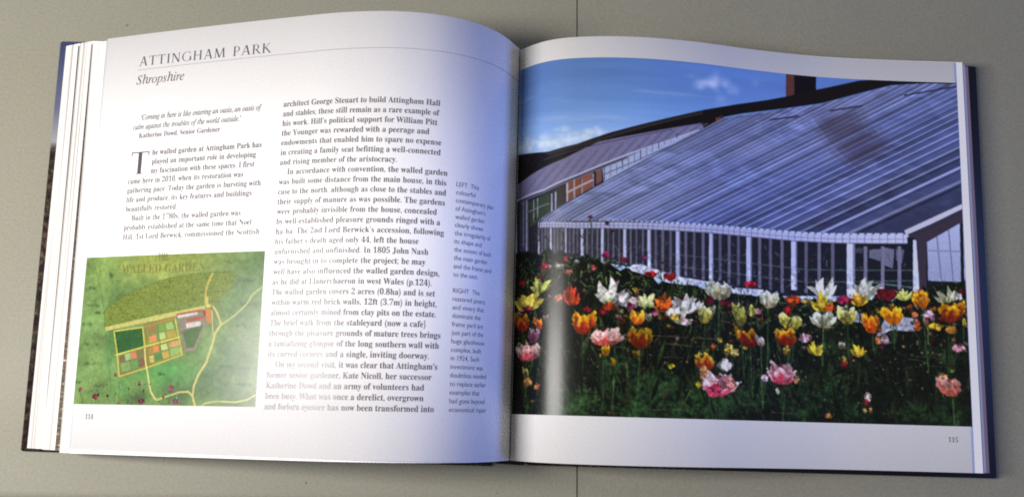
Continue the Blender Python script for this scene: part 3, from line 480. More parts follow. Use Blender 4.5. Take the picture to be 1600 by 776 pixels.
def board(name, corners, thick, mat):
    bm = bmesh.new()
    lo = [bm.verts.new((x * MM, y * MM, 0.0003)) for x, y in corners]; hi = [bm.verts.new((x * MM, y * MM, thick * MM)) for x, y in corners]
    n = len(corners)
    bm.faces.new(lo[::-1]); bm.faces.new(hi)
    for i in range(n): bm.faces.new((lo[i], lo[(i+1) % n], hi[(i+1) % n], hi[i]))
    bmesh.ops.recalc_face_normals(bm, faces=bm.faces)
    bmesh.ops.bevel(bm, geom=list(bm.edges), offset=0.0007, segments=3, affect='EDGES')
    me = bpy.data.meshes.new(name); bm.to_mesh(me); bm.free(); me.materials.append(mat)
    me.polygons.foreach_set('use_smooth', [True] * len(me.polygons))
    o = bpy.data.objects.new(name, me); COL.objects.link(o); o.parent = book
    return o
NAVY = (0.020, 0.016, 0.016)
jacket_front = cover_material('jacket_with_flower_bed', [(0.0, (0.02, 0.02, 0.02)), (0.70, (0.02, 0.02, 0.02)), (0.735, (0.30, 0.30, 0.32)), (0.82, (0.12, 0.135, 0.22)), (1.0, (0.05, 0.06, 0.15))],
                              ('Y', [(0.715, (1, 1, 1)), (0.735, (0, 0, 0))]))
jacket_back = cover_material('jacket_navy', [(0.0, NAVY), (1.0, NAVY)], ('X', [(0.03, (0, 0, 0)), (0.06, (0.9, 0.9, 0.9)), (0.36, (0.9, 0.9, 0.9)), (0.46, (0, 0, 0))]))
fc = board('cover_board', [(-286.5, 248.2), (-285.8, -2.4), (-10.0, -4.2), (-10.0, 248.6)], 3.0, jacket_front)
fc['label'] = 'cover board with a navy to dark flower bed jacket edge'
bc = board('cover_board', [(10.0, 248.6), (10.0, -3.1), (285.9, -3.9), (285.6, 247.9)], 3.0, jacket_back)
bc['label'] = 'cover board in a plain dark navy jacket'
board('spine', [(-8.6, 248.2), (-8.6, -2.6), (8.8, -3.3), (8.8, 248.2)], 2.4, jacket_back)

def leaf_bundle(name, surf, lo, hi, ys, mat, parent, n=110, x0=0.35):
    """Solid wad of leaves. lo / hi = (outer x at the foot, outer x at the head, outer z); ys = (y0, skew0, y1, skew1)."""
    zb = 3.2; zt = surf.z[-1]; s = np.linspace(0, 1, n) ** 1.4; V = []
    def curve(e, head):
        xo = e[1] if head else e[0]; x = x0 + s * (xo - x0)
        z = zb + (surf.zat(np.minimum(x, surf.xo)) - zb) * (e[2] - zb) / (zt - zb)
        y = (ys[2] + ys[3] * s) if head else (ys[0] + ys[1] * s)
        return np.stack([surf.side * x, y, z], -1) * MM
    rows = [curve(lo, 0), curve(lo, 1), curve(hi, 1), curve(hi, 0)]
    V = np.concatenate(rows); F = []
    for i in range(n - 1):
        for k in range(4):
            a, b = k * n + i, ((k + 1) % 4) * n + i
            F.append((a, b, b + 1, a + 1))
    F += [(0, 3*n, 2*n, n), (n-1, 2*n-1, 3*n-1, 4*n-1)]
    o = link_mesh(name, V, F, mat, parent)
    bm = bmesh.new(); bm.from_mesh(o.data); bmesh.ops.recalc_face_normals(bm, faces=bm.faces); bm.to_mesh(o.data); bm.free()
    if mat is EDGES:      # the uppermost leaf of the wad is plain paper, the stripes belong to the cut edges
        o.data.materials.append(PAPER); mi = np.zeros(len(F), np.int32); mi[2:-2:4] = 1
        o.data.polygons.foreach_set('material_index', mi)
    return o

def printed_leaf_material(name, stops, mottled):
    m, nt, b = material(name, (0.02, 0.02, 0.02), 0.5, 0.2)
    tc = nt.nodes.new('ShaderNodeTexCoord'); sx = nt.nodes.new('ShaderNodeSeparateXYZ'); nt.links.new(tc.outputs['Object'], sx.inputs[0])
    mr = node(nt, 'ShaderNodeMapRange'); mr.inputs['From Min'].default_value = 0.0; mr.inputs['From Max'].default_value = 0.25
    nt.links.new(sx.outputs['Y'], mr.inputs['Value'])
    c = ramp(nt, mr.outputs[0], stops)
    if mottled:
        n = node(nt, 'ShaderNodeTexNoise', Scale=1.0, Detail=3.0, Roughness=0.75); nt.links.new(mapped(nt, (150, 330, 150)), n.inputs['Vector'])
        c2 = ramp(nt, n.outputs['Fac'], [(0.36, (0.01, 0.012, 0.008)), (0.47, (0.04, 0.055, 0.02)), (0.52, (0.15, 0.045, 0.025)), (0.57, (0.06, 0.06, 0.025)), (0.64, (0.45, 0.42, 0.38))])
        g = ramp(nt, mr.outputs[0], [(0.22, (1, 1, 1)), (0.36, (0.45, 0.45, 0.45)), (0.66, (0.35, 0.35, 0.35)), (0.76, (0, 0, 0))])
        c = mix(nt, g, c, c2)
    nt.links.new(c, b.inputs['Base Color'])
    return m
LINE1 = printed_leaf_material('leaf_edge_dark', [(0.08, (0.50, 0.49, 0.49)), (0.16, (0.16, 0.15, 0.15)), (0.42, (0.03, 0.03, 0.035)), (0.9, (0.012, 0.012, 0.015))], False)
LINE2 = printed_leaf_material('leaf_edge_picture', [(0.7, (0.01, 0.01, 0.012)), (0.96, (0.01, 0.01, 0.012)), (0.975, (0.03, 0.035, 0.09))], True)
LINE3 = printed_leaf_material('leaf_edge_grey', [(0.0, (0.02, 0.02, 0.03)), (1.0, (0.03, 0.022, 0.02))], False)
PINK_EDGE = material('leaf_edge_pink', (0.55, 0.36, 0.33), 0.6, 0.2)[0]

YL = (-0.2, -2.3, 244.6, 0.0)
block = empty('page_block'); block.parent = book
leaf_bundle('leaves', LEFT, (281.9, 282.4, 3.2), (270.6, 272.2, 8.6), (0.0, -0.6, 244.6, 0.3), EDGES, block)
o = leaf_bundle('printed_leaf', LEFT, (270.9, 272.5, 8.62), (270.4, 271.7, 8.95), (0.0, -0.8, 243.0, 0.2), LINE1, block)
o['label'] = 'leaf whose dark picture shows as a thin black line'
leaf_bundle('leaves', LEFT, (270.3, 271.6, 8.97), (261.0, 262.3, 13.6), (0.0, -0.9, 244.6, 0.2), EDGES, block)
o = leaf_bundle('printed_leaf', LEFT, (261.1, 262.2, 13.62), (260.7, 261.9, 13.9), (0.0, -1.2, 242.6, 0.2), LINE2, block)
o['label'] = 'leaf whose picture shows as a speckled coloured strip'
leaf_bundle('leaves', LEFT, (258.4, 261.5, 13.92), (250.6, 250.6, 18.1), (0.1, -2.3, 244.4, -0.8), EDGES, block)
block2 = empty('page_block'); block2.parent = book
leaf_bundle('leaves', RIGHT, (280.6, 279.4, 3.2), (279.9, 278.7, 6.6), (0.0, -0.7, 245.0, 1.0), PINK_EDGE, block2)
leaf_bundle('leaves', RIGHT, (276.8, 275.8, 6.62), (276.2, 275.2, 10.2), (0.0, -0.6, 245.0, 0.8), EDGES, block2)
o = leaf_bundle('printed_leaf', RIGHT, (274.9, 273.9, 10.22), (274.5, 273.5, 10.5), (0.0, -0.5, 245.0, 0.8), LINE3, block2)
o['label'] = 'leaf whose dark picture shows as a thin line'
leaf_bundle('leaves', RIGHT, (272.6, 271.7, 10.52), (271.9, 271.0, 15.9), (0.0, -0.5, 245.0, 0.3), EDGES, block2)

page_l = page_sheet('page', LEFT, (0.2, 2.2), (245.0, 244.9), book)
page_l['label'] = 'text page with two columns and a small garden plan'
page_r = page_sheet('page', RIGHT, 0.0, 245.0, book)
page_r['label'] = 'page filled by a photograph of a glasshouse and tulips'

# ------------------------------------------------------------------ lettering
def serif(t):
    return ''.join(chr(0x1D400 + ord(c) - 65) if 'A' <= c <= 'Z' else chr(0x1D41A + ord(c) - 97) if 'a' <= c <= 'z'
                   else chr(0x1D7CE + ord(c) - 48) if '0' <= c <= '9' else c for c in t)
def italic(t):
    return ''.join('\u210e' if c == 'h' else chr(0x1D434 + ord(c) - 65) if 'A' <= c <= 'Z' else chr(0x1D44E + ord(c) - 97) if 'a' <= c <= 'z' else c for c in t)

def glyph_mesh(text, size, weight, spacing=1.0):
    c = bpy.data.curves.new('glyphs', 'FONT'); c.body = text; c.size = size; c.offset = weight * size
    c.space_character = spacing; c.resolution_u = 3; c.fill_mode = 'FRONT'
    o = bpy.data.objects.new('glyphs', c); COL.objects.link(o)
    dg = bpy.context.evaluated_depsgraph_get()
    me = o.evaluated_get(dg).to_mesh()
    v = np.empty(len(me.vertices) * 3); me.vertices.foreach_get('co', v); v = v.reshape(-1, 3)[:, :2].copy()
    f = [tuple(p.vertices) for p in me.polygons]
    o.evaluated_get(dg).to_mesh_clear()
    bpy.data.objects.remove(o); bpy.data.curves.remove(c)
    return v, f

def print_lines(name, surf, lines, mat, parent, size, weight=-0.006, style=serif, spacing=1.0, xscale=None, off=0.05):
    """lines: (text, u of the line's start, v of its baseline, width in mm or None); u runs from the outer edge on the left page."""
    V, F, k = [], [], 0
    for text, u, v, w in lines:
        g, f = glyph_mesh(style(text), size, weight, spacing)
        if not len(g): continue
        x0, x1 = g[:, 0].min(), g[:, 0].max()
        sc = (w / (x1 - x0)) if w else xscale
        uu = u + (g[:, 0] - x0) * sc; vv = v + g[:, 1]
        us = surf.W - uu if surf.side < 0 else uu
        V.append(surf.at(us, vv, off)); F += [tuple(i + k for i in p) for p in f]; k += len(g)
    return link_mesh(name, np.concatenate(V), F, mat, parent)

def capitals(text, height, width, gap=0.30, stem=.128):
    """light roman capitals drawn stroke by stroke: thick stems, thin joins, bracketed serifs"""
    V, F = [], []
    TK, TN, SF = stem, .45 * stem, .036
    def poly(p):
        F.append(tuple(range(len(V), len(V) + len(p)))); V.extend(p)
    def st(x0, y0, x1, y1, w): h = w / 2; poly([(x0 - h, y0), (x0 + h, y0), (x1 + h, y1), (x1 - h, y1)])
    def serif_(x, y, w=.30): s_ = SF if y < .5 else -SF; poly([(x - w / 2, y), (x + w / 2, y), (x + w / 2 - .03, y + s_), (x - w / 2 + .03, y + s_)])
    def bar(x0, x1, y, w=TN): poly([(x0, y - w / 2), (x1, y - w / 2), (x1, y + w / 2), (x0, y + w / 2)])
    def arc(cx, cy, rx, ry, a0, a1, w0, w1, n=18):
        a = np.radians(np.linspace(a0, a1, n)); w = w0 + (w1 - w0) * np.abs(np.cos(a)) ** 1.5
        o = [(cx + (rx) * math.cos(t), cy + ry * math.sin(t)) for t in a]; i = [(cx + (rx - q) * math.cos(t), cy + (ry - q * .8) * math.sin(t)) for t, q in zip(a, w)]
        for k in range(n - 1): poly([o[k], o[k+1], i[k+1], i[k]])
    x = 0.0
    for ch in text:
        n0 = len(V); adv = .42
        if ch == 'A': st(.10, 0, .40, 1.02, TN); st(.70, 0, .42, 1.02, TK * 1.1); bar(.20, .60, .34); serif_(.09, 0, .24); serif_(.71, 0, .30); adv = .80
        elif ch == 'T': st(.36, 0, .36, 1, TK); bar(.0, .72, .975, .05); serif_(.36, 0); poly([(0, 1), (.045, 1), (.03, .80), (0, .80)]); poly([(.675, 1), (.72, 1), (.72, .80), (.69, .80)]); adv = .72
        elif ch == 'I': st(.16, 0, .16, 1, TK); serif_(.16, 0); serif_(.16, 1); adv = .32
        elif ch == 'N': st(.13, 0, .13, 1, TN); st(.14, 1, .72, 0, TK * 1.15); st(.72, 0, .72, 1, TN); serif_(.12, 0, .24); serif_(.08, 1, .18); serif_(.72, 1, .24); adv = .86
        elif ch == 'G': arc(.46, .5, .46, .52, 48, 318, .035, .115); st(.80, .06, .80, .44, TK); serif_(.80, .44 + .03, .26); poly([(.76, .98), (.79, .98), (.79, .74), (.765, .74)]); adv = .90
        elif ch == 'H': st(.15, 0, .15, 1, TK); st(.70, 0, .70, 1, TK); bar(.15, .70, .52); [serif_(q, y) for q in (.15, .70) for y in (0, 1)]; adv = .86
        elif ch == 'M': st(.11, 0, .17, 1, TN); st(.17, 1, .50, .02, TK * 1.1); st(.50, .02, .83, 1, TN); st(.90, 0, .84, 1, TK); serif_(.11, 0, .24); serif_(.90, 0, .28); serif_(.13, 1, .2); serif_(.87, 1, .2); adv = 1.02
        elif ch in 'PR':
            st(.15, 0, .15, 1, TK); serif_(.15, 0); serif_(.12, 1, .24); bar(.15, .34, .98, .042); bar(.15, .34, .47, .042); arc(.33, .725, .27, .275, -90, 90, .042, .105); adv = .62
            if ch == 'R': st(.36, .48, .70, 0, TK * 1.05); serif_(.73, 0, .16); adv = .74
        elif ch == 'K': st(.15, 0, .15, 1, TK); serif_(.15, 0); serif_(.15, 1); st(.20, .46, .62, 1, TN); st(.30, .60, .72, 0, TK * 1.1); serif_(.62, 1, .22); serif_(.75, 0, .22); adv = .82
        for k in range(n0, len(V)): V[k] = (V[k][0] + x, V[k][1])
        x += adv + gap * .42
    g = np.array(V); g[:, 0] = (g[:, 0] - g[:, 0].min()) * width / (g[:, 0].max() - g[:, 0].min()); g[:, 1] *= height
    return g, F
def print_capitals(name, text, u, v, height, width, gap, stem=.128):
    g, f = capitals(text, height, width, gap, stem)
    return link_mesh(name, LEFT.at(LEFT.W - (u + g[:, 0]), v + g[:, 1], .05), [q[::-1] for q in f], INK, page_l)
print_capitals('heading', 'ATTINGHAM PARK', 25.8, 225.1, 5.7, 90.8, 0.36)
print_lines('county_name', LEFT, [('Shropshire', 25.1, 213.9, 33.9)], INK, page_l, 7.6, 0.002, italic)
print_lines('quotation', LEFT, [('\u2018Coming in here is like entering an oasis, an oasis of', 30.7, 191.9, 81.9), ('calm against the troubles of the world outside.\u2019', 25.6, 186.3, 73.9)], INK, page_l, 4.5, 0.012, italic)
print_lines('quotation_credit', LEFT, [('Katherine Dowd, Senior Gardener', 30.3, 181.0, 56.1)], INK, page_l, 4.3, 0.003)
print_capitals('drop_cap', 'T', 26.3, 159.4, 13.2, 12.6, 0, .15)
C1 = [('he walled garden at Attingham Park has', 40.9, 73.3), ('played an important role in developing', 41.1, 69.9), ('my fascination with these spaces. I first', 40.8, 69.6),
      ('came here in 2010, when its restoration was', 25.2, 78.5), ('gathering pace. Today the garden is bursting with', 25.2, 90.1), ('life and produce, its key features and buildings', 25.2, 84.7),
      ('beautifully restored.', 25.2, 36.0), ('Built in the 1780s, the walled garden was', 30.1, 73.6), ('probably established at the same time that Noel', 25.1, 86.0), ('Hill, 1st Lord Berwick, commissioned the Scottish', 25.0, 91.5)]
B1 = [('architect George Steuart to build Attingham Hall', 90.4), ('and stables; these still remain as a rare example of', 90.2), ('his work. Hill\u2019s political support for William Pitt', 89.2), ('the Younger was rewarded with a peerage and', 84.9),
      ('endowments that enabled him to spare no expense', 91.9), ('in creating a family seat befitting a well-connected', 91.7), ('and rising member of the aristocracy.', 67.9), ('>In accordance with convention, the walled garden', 91.2),
      ('was built some distance from the main house, in this', 95.6), ('case to the north, although as close to the stables and', 95.7), ('their supply of manure as was possible. The gardens', 95.2), ('were probably invisible from the house, concealed', 90.8),
      ('by well-established pleasure grounds ringed with a', 92.9), ('ha-ha. The 2nd Lord Berwick\u2019s accession, following', 95.3), ('his father\u2019s death aged only 44, left the house', 81.4), ('unfurnished and unfinished. In 1805 John Nash', 86.9),
      ('was brought in to complete the project; he may', 85.6), ('well have also influenced the walled garden design,', 93.5), ('as he did at Llanerchaeron in west Wales (p.124).', 89.4), ('The walled garden covers 2 acres (0.8ha) and is set', 91.5),
      ('within warm red brick walls, 12ft (3.7m) in height,', 92.6), ('almost certainly mined from clay pits on the estate.', 92.5), ('The brief walk from the stableyard (now a cafe\u0301)', 86.9), ('through the pleasure grounds of mature trees brings', 95.4),
      ('a tantalizing glimpse of the long southern wall with', 94.8), ('its curved corners and a single, inviting doorway.', 89.4), ('>On my second visit, it was clear that Attingham\u2019s', 89.4), ('former senior gardener, Kate Nicoll, her successor', 91.3),
      ('Katherine Dowd and an army of volunteers had', 87.5), ('been busy. What was once a derelict, overgrown', 87.4), ('and forlorn eyesore has now been transformed into', 93.2)]
print_lines('text_column', LEFT, [(t, u, 170.2 - 5.47 * i, w) for i, (t, u, w) in enumerate(C1)], INK, page_l, 4.75, 0.006)
print_lines('text_column', LEFT, [(t.lstrip('>'), 131.4 if t[0] == '>' else 126.5, 192.5 - 5.545 * i, w) for i, (t, w) in enumerate(B1)], INK, page_l, 4.75, 0.003)
CL = ['LEFT  This', 'colourful', 'contemporary plan', 'of Attingham\u2019s', 'walled garden', 'clearly shows', 'the irregularity of', 'its shape and', 'the extent of both', 'the main garden', 'and the frame yard', 'to the east.']
CR = ['RIGHT  The', 'restored pinery', 'and vinery that', 'dominate the', 'frame yard are', 'just part of the', 'huge glasshouse', 'complex, built', 'in 1924. Such', 'investment was', 'doubtless needed', 'to replace earlier', 'examples that', 'had gone beyond', 'economical repair']
same = lambda t: t
print_lines('caption', LEFT, [(t, 228.2, 148.7 - 4.54 * i, None) for i, t in enumerate(CL)], GREY_INK, page_l, 3.75, 0.0, same, 1.0, 0.97)
print_lines('caption', LEFT, [(t, 228.4, 90.0 - 4.54 * i, None) for i, t in enumerate(CR)], GREY_INK, page_l, 3.75, 0.0, same, 1.0, 0.97)
print_lines('page_number', LEFT, [('114', 9.6, 19.0, 5.6)], INK, page_l, 4.2, -0.006)
print_lines('page_number', RIGHT, [('115', 265.3, 17.1, 5.6)], GREY_INK, page_r, 4.0, -0.006)

def strip(name, surf, u0, u1, v0, v1, h, mat, parent, n=160, off=0.05):
    us = np.linspace(u0, u1, n); vs = np.linspace(v0, v1, n); uu = surf.W - us if surf.side < 0 else us
    V = np.concatenate([surf.at(uu, vs, off), surf.at(uu, vs + h, off)])
    F = [(i, i+1, n+i+1, n+i) for i in range(n - 1)]
    return link_mesh(name, V, F, mat, parent)
strip('heading_rule', LEFT, 25.2, 284.5, 222.6, 224.2, 0.32, RULE_INK, page_l)

# ------------------------------------------------------------------ printed pictures, painted in ink on the paper
class Plate:
    """A little painter: works in picture millimetres (x right, y down) on a supersampled sRGB array."""
    def __init__(s, w, h, ppm, seed):
        s.k = ppm; s.w, s.h = w, h; s.W, s.H = int(round(w * ppm)), int(round(h * ppm))
        s.a = np.zeros((s.H, s.W, 3), np.float32); s.rng = np.random.default_rng(seed)
    def grid(s): 
        y, x = np.mgrid[0:s.H, 0:s.W]; return (x + .5) / s.k, (y + .5) / s.k
    def mask(s, pts):
        p = np.asarray(pts, float) * s.k
        x0, y0 = np.maximum(np.floor(p.min(0)).astype(int), 0); x1 = min(int(math.ceil(p[:, 0].max())) + 1, s.W); y1 = min(int(math.ceil(p[:, 1].max())) + 1, s.H)
        if x1 <= x0 or y1 <= y0: return None
        X, Y = np.meshgrid(np.arange(x0, x1) + .5, np.arange(y0, y1) + .5); m = np.zeros(X.shape, bool)
        for (ax, ay), (bx, by) in zip(p, np.roll(p, -1, 0)):
            if ay == by: continue
            c = (Y < ay) != (Y < by)
            m ^= c & (X < (bx - ax) * (Y - ay) / (by - ay) + ax)
        return slice(y0, y1), slice(x0, x1), m, X / s.k, Y / s.k
    def poly(s, pts, col, alpha=1.0, jit=0.0):
        r = s.mask(pts)
        if r is None: return
        sy, sx, m, X, Y = r; t = s.a[sy, sx]
        c = col(X, Y) if callable(col) else np.asarray(col, np.float32) / 255.
        if callable(col): c = c / 255.
        if jit: c = c * (1 + jit * s.rng.standard_normal(m.shape)[..., None])
        t[m] = (t * (1 - alpha) + c * alpha)[m]
    def line(s, pts, w, col, alpha=1.0):
        p = np.asarray(pts, float)
        for a, b in zip(p[:-1], p[1:]):
            d = b - a; l = np.hypot(*d) + 1e-9; n = np.array([-d[1], d[0]]) / l * w / 2; e = d / l * w * .25
            s.poly([a - e + n, b + e + n, b + e - n, a - e - n], col, alpha)
    def blob(s, x, y, w, h, col, alpha=1.0, lobes=0.18, n=14):
        a = np.linspace(0, 2 * math.pi, n, endpoint=False) + s.rng.uniform(0, 6)
        r = 1 + lobes * s.rng.standard_normal(n)
        s.poly(np.stack([x + np.cos(a) * w / 2 * r, y + np.sin(a) * h / 2 * r], 1), col, alpha)
    def soft(s, x, y, rx, ry, col, alpha):
        X0, X1 = int(max((x - 3*rx) * s.k, 0)), int(min((x + 3*rx) * s.k, s.W)); Y0, Y1 = int(max((y - 3*ry) * s.k, 0)), int(min((y + 3*ry) * s.k, s.H))
        if X1 <= X0 or Y1 <= Y0: return
        Y, X = np.mgrid[Y0:Y1, X0:X1]; g = np.exp(-(((X + .5) / s.k - x) / rx) ** 2 - (((Y + .5) / s.k - y) / ry) ** 2)[..., None] * alpha
        t = s.a[Y0:Y1, X0:X1]; s.a[Y0:Y1, X0:X1] = t * (1 - g) + np.asarray(col, float) / 255. * g
    def noise(s, sx, sy, octaves=3):
        out = np.zeros((s.H, s.W)); amp = 1.0
        X, Y = s.grid()
        for _ in range(octaves):
            gx, gy = int(s.w / sx) + 3, int(s.h / sy) + 3; g = s.rng.standard_normal((gy, gx))
            fx, fy = X / sx, Y / sy; ix, iy = fx.astype(int), fy.astype(int); tx, ty = fx - ix, fy - iy
            tx, ty = tx * tx * (3 - 2 * tx), ty * ty * (3 - 2 * ty)
            out += amp * ((g[iy, ix] * (1 - tx) + g[iy, ix+1] * tx) * (1 - ty) + (g[iy+1, ix] * (1 - tx) + g[iy+1, ix+1] * tx) * ty)
            sx, sy, amp = sx / 2, sy / 2, amp * .55
        return out
    def half(s):
        h, w = s.H // 2 * 2, s.W // 2 * 2; a = s.a[:h, :w]
        return (a[0::2, 0::2] + a[1::2, 0::2] + a[0::2, 1::2] + a[1::2, 1::2]) / 4

def smooth(e0, e1, x):
    t = np.clip((x - e0) / (e1 - e0), 0, 1); return t * t * (3 - 2 * t)
def lerp3(cols, t):
    cols = [np.asarray(c, float) for c in cols]; n = len(cols) - 1; t = np.clip(t, 0, 1)[..., None] * n
    out = cols[0] * np.clip(1 - t, 0, 1)
    for i in range(1, n + 1): out = out + cols[i] * np.clip(1 - np.abs(t - i), 0, 1)
    return out

def tulip(P, x, y, w, h, cols):
    """a cupped bloom: back petals, dark throat, overlapping front petals with a flame of the base colour up each middle"""
    rng = P.rng; tilt = rng.normal(0, .14); cols = [np.array(c, float) * .92 for c in cols]; cols = ([cols[0] * np.array([.85, .75, .8])] if cols[0][0] < 164 else []) + cols
    order = [(-.22, .84, .44), (.24, .80, .44), (.02, .90, .40), None, (-.33, .93, .50), (.33, .90, .50), (rng.normal(0, .07), .80, .58)]
    if w > 1.25 * h: order += [(-.5, .70, .34), (.5, .66, .34)]
    for o in order:
        if o is None:
            P.blob(x, y - h * .18, w * .5, h * .3, cols[0] * .45, .85, .15); continue
        dx, ph, pw = o; ph *= h * rng.uniform(.84, 1.10); pw *= w * rng.uniform(.85, 1.12); bx, by = x + dx * w * .30, y + h / 2
        t = np.linspace(0, 1, 11); pk = rng.uniform(.36, .52); half = np.where(t < pk, np.sin(np.pi / 2 * (t / pk * .82 + .18)), np.clip(1 - ((t - pk) / (1 - pk)) ** rng.uniform(1.4, 2.4), 0, 1)) * pw / 2
        cx = bx + dx * w * (rng.uniform(.40, .75) * t ** .8 + rng.uniform(0, .35) * t ** 3) + tilt * h * t; cy = by - ph * t
        e = rng.normal(0, .035, 22) * w; lft = cx - half + e[:11]; rgt = cx + half + e[11:]
        pts = np.r_[np.stack([lft, cy + rng.normal(0, .02, 11) * h], 1), np.stack([rgt, cy + rng.normal(0, .02, 11) * h], 1)[::-1]]
        sh = rng.uniform(.62, 1.10); k = rng.uniform(14, 26) / w; p0 = rng.uniform(0, 6); fl = rng.uniform(.45, .95)
        def col(X, Y):
            v = (by - Y) / ph; mid = np.interp(Y, cy[::-1], cx[::-1]); q = np.abs(X - mid) / (pw / 2 + 1e-6)
            t_ = v * .98 - fl * np.clip(1 - q * 1.25, 0, 1) * (1.1 - v) + .16 * np.sin((X - mid) * k + p0) * (1 - v) + .14 * q
            return lerp3(cols, t_) * (sh * (1.04 - .30 * q ** 3 - .25 * np.clip(.35 - v, 0, 1)))[..., None] * (1 + .07 * np.sin((X - mid) * k * 1.7))[..., None]
        P.poly(pts, col, 1.0, .05)
def lily(P, x, y, w, h, col):
    """a splayed bloom of long pointed petals"""
    rng = P.rng; col = np.array(col, float)
    for a in np.r_[np.linspace(-1.55, 1.55, 7)[[0, 6, 1, 5, 2, 4, 3]] + rng.uniform(-.25, .25, 7)]:
        ww, hh = w * rng.uniform(.8, 1.25), h * rng.uniform(.8, 1.2)
        tip = np.array([x + math.sin(a) * ww / 2, y + h * .34 - math.cos(a * .75) * hh * .86]); base = np.array([x + rng.normal(0, .03) * w, y + h * .42])
        d = tip - base; l = np.hypot(*d) + 1e-6; n = np.array([-d[1], d[0]]) / l * w * rng.uniform(.08, .15); bend = n * rng.uniform(-.9, .9)
        pts = [base - n * .4, base + d * .3 - n * .9 + bend * .6, base + d * .55 - n + bend, base + d * .82 - n * .5 + bend * .6, tip, base + d * .82 + n * .5 + bend * .6, base + d * .55 + n + bend, base + d * .3 + n * .9 + bend * .6, base + n * .4]
        sh = rng.uniform(.52, 1.08)
        P.poly(pts, lambda X, Y: lerp3([col * np.array([.50, .58, .34]), col * .92, col, col], np.hypot(X - base[0], Y - base[1]) / l) * sh, 1.0, .05)
def ruffle(P, x, y, w, h, col):
    """a blown or double bloom: a clutch of short curled petals with dark gaps between them"""
    rng = P.rng; col = np.array(col, float)
    P.blob(x, y, w * .86, h * .86, col * .45, .95, .2)
    for _ in range(int(7 + w * h / 7)):
        a = rng.uniform(0, 6.28); r = rng.uniform(.05, .30); l = rng.uniform(.22, .42); px, py = x + math.cos(a) * w * r, y + math.sin(a) * h * r - h * .04
        q = a + rng.normal(0, .5); d = np.array([math.cos(q) * w * l, math.sin(q) * h * l]); n = np.array([-d[1], d[0]]) * rng.uniform(.25, .5)
        c = np.clip(col * rng.uniform(.50, 1.22) + rng.uniform(-8, 12, 3), 0, 236)
        b0 = np.array([px, py]) - d * .4
        P.poly([b0, b0 + d * .4 + n, b0 + d * .8 + n * .8, b0 + d, b0 + d * .8 - n * .8, b0 + d * .4 - n], c, .9, .05)

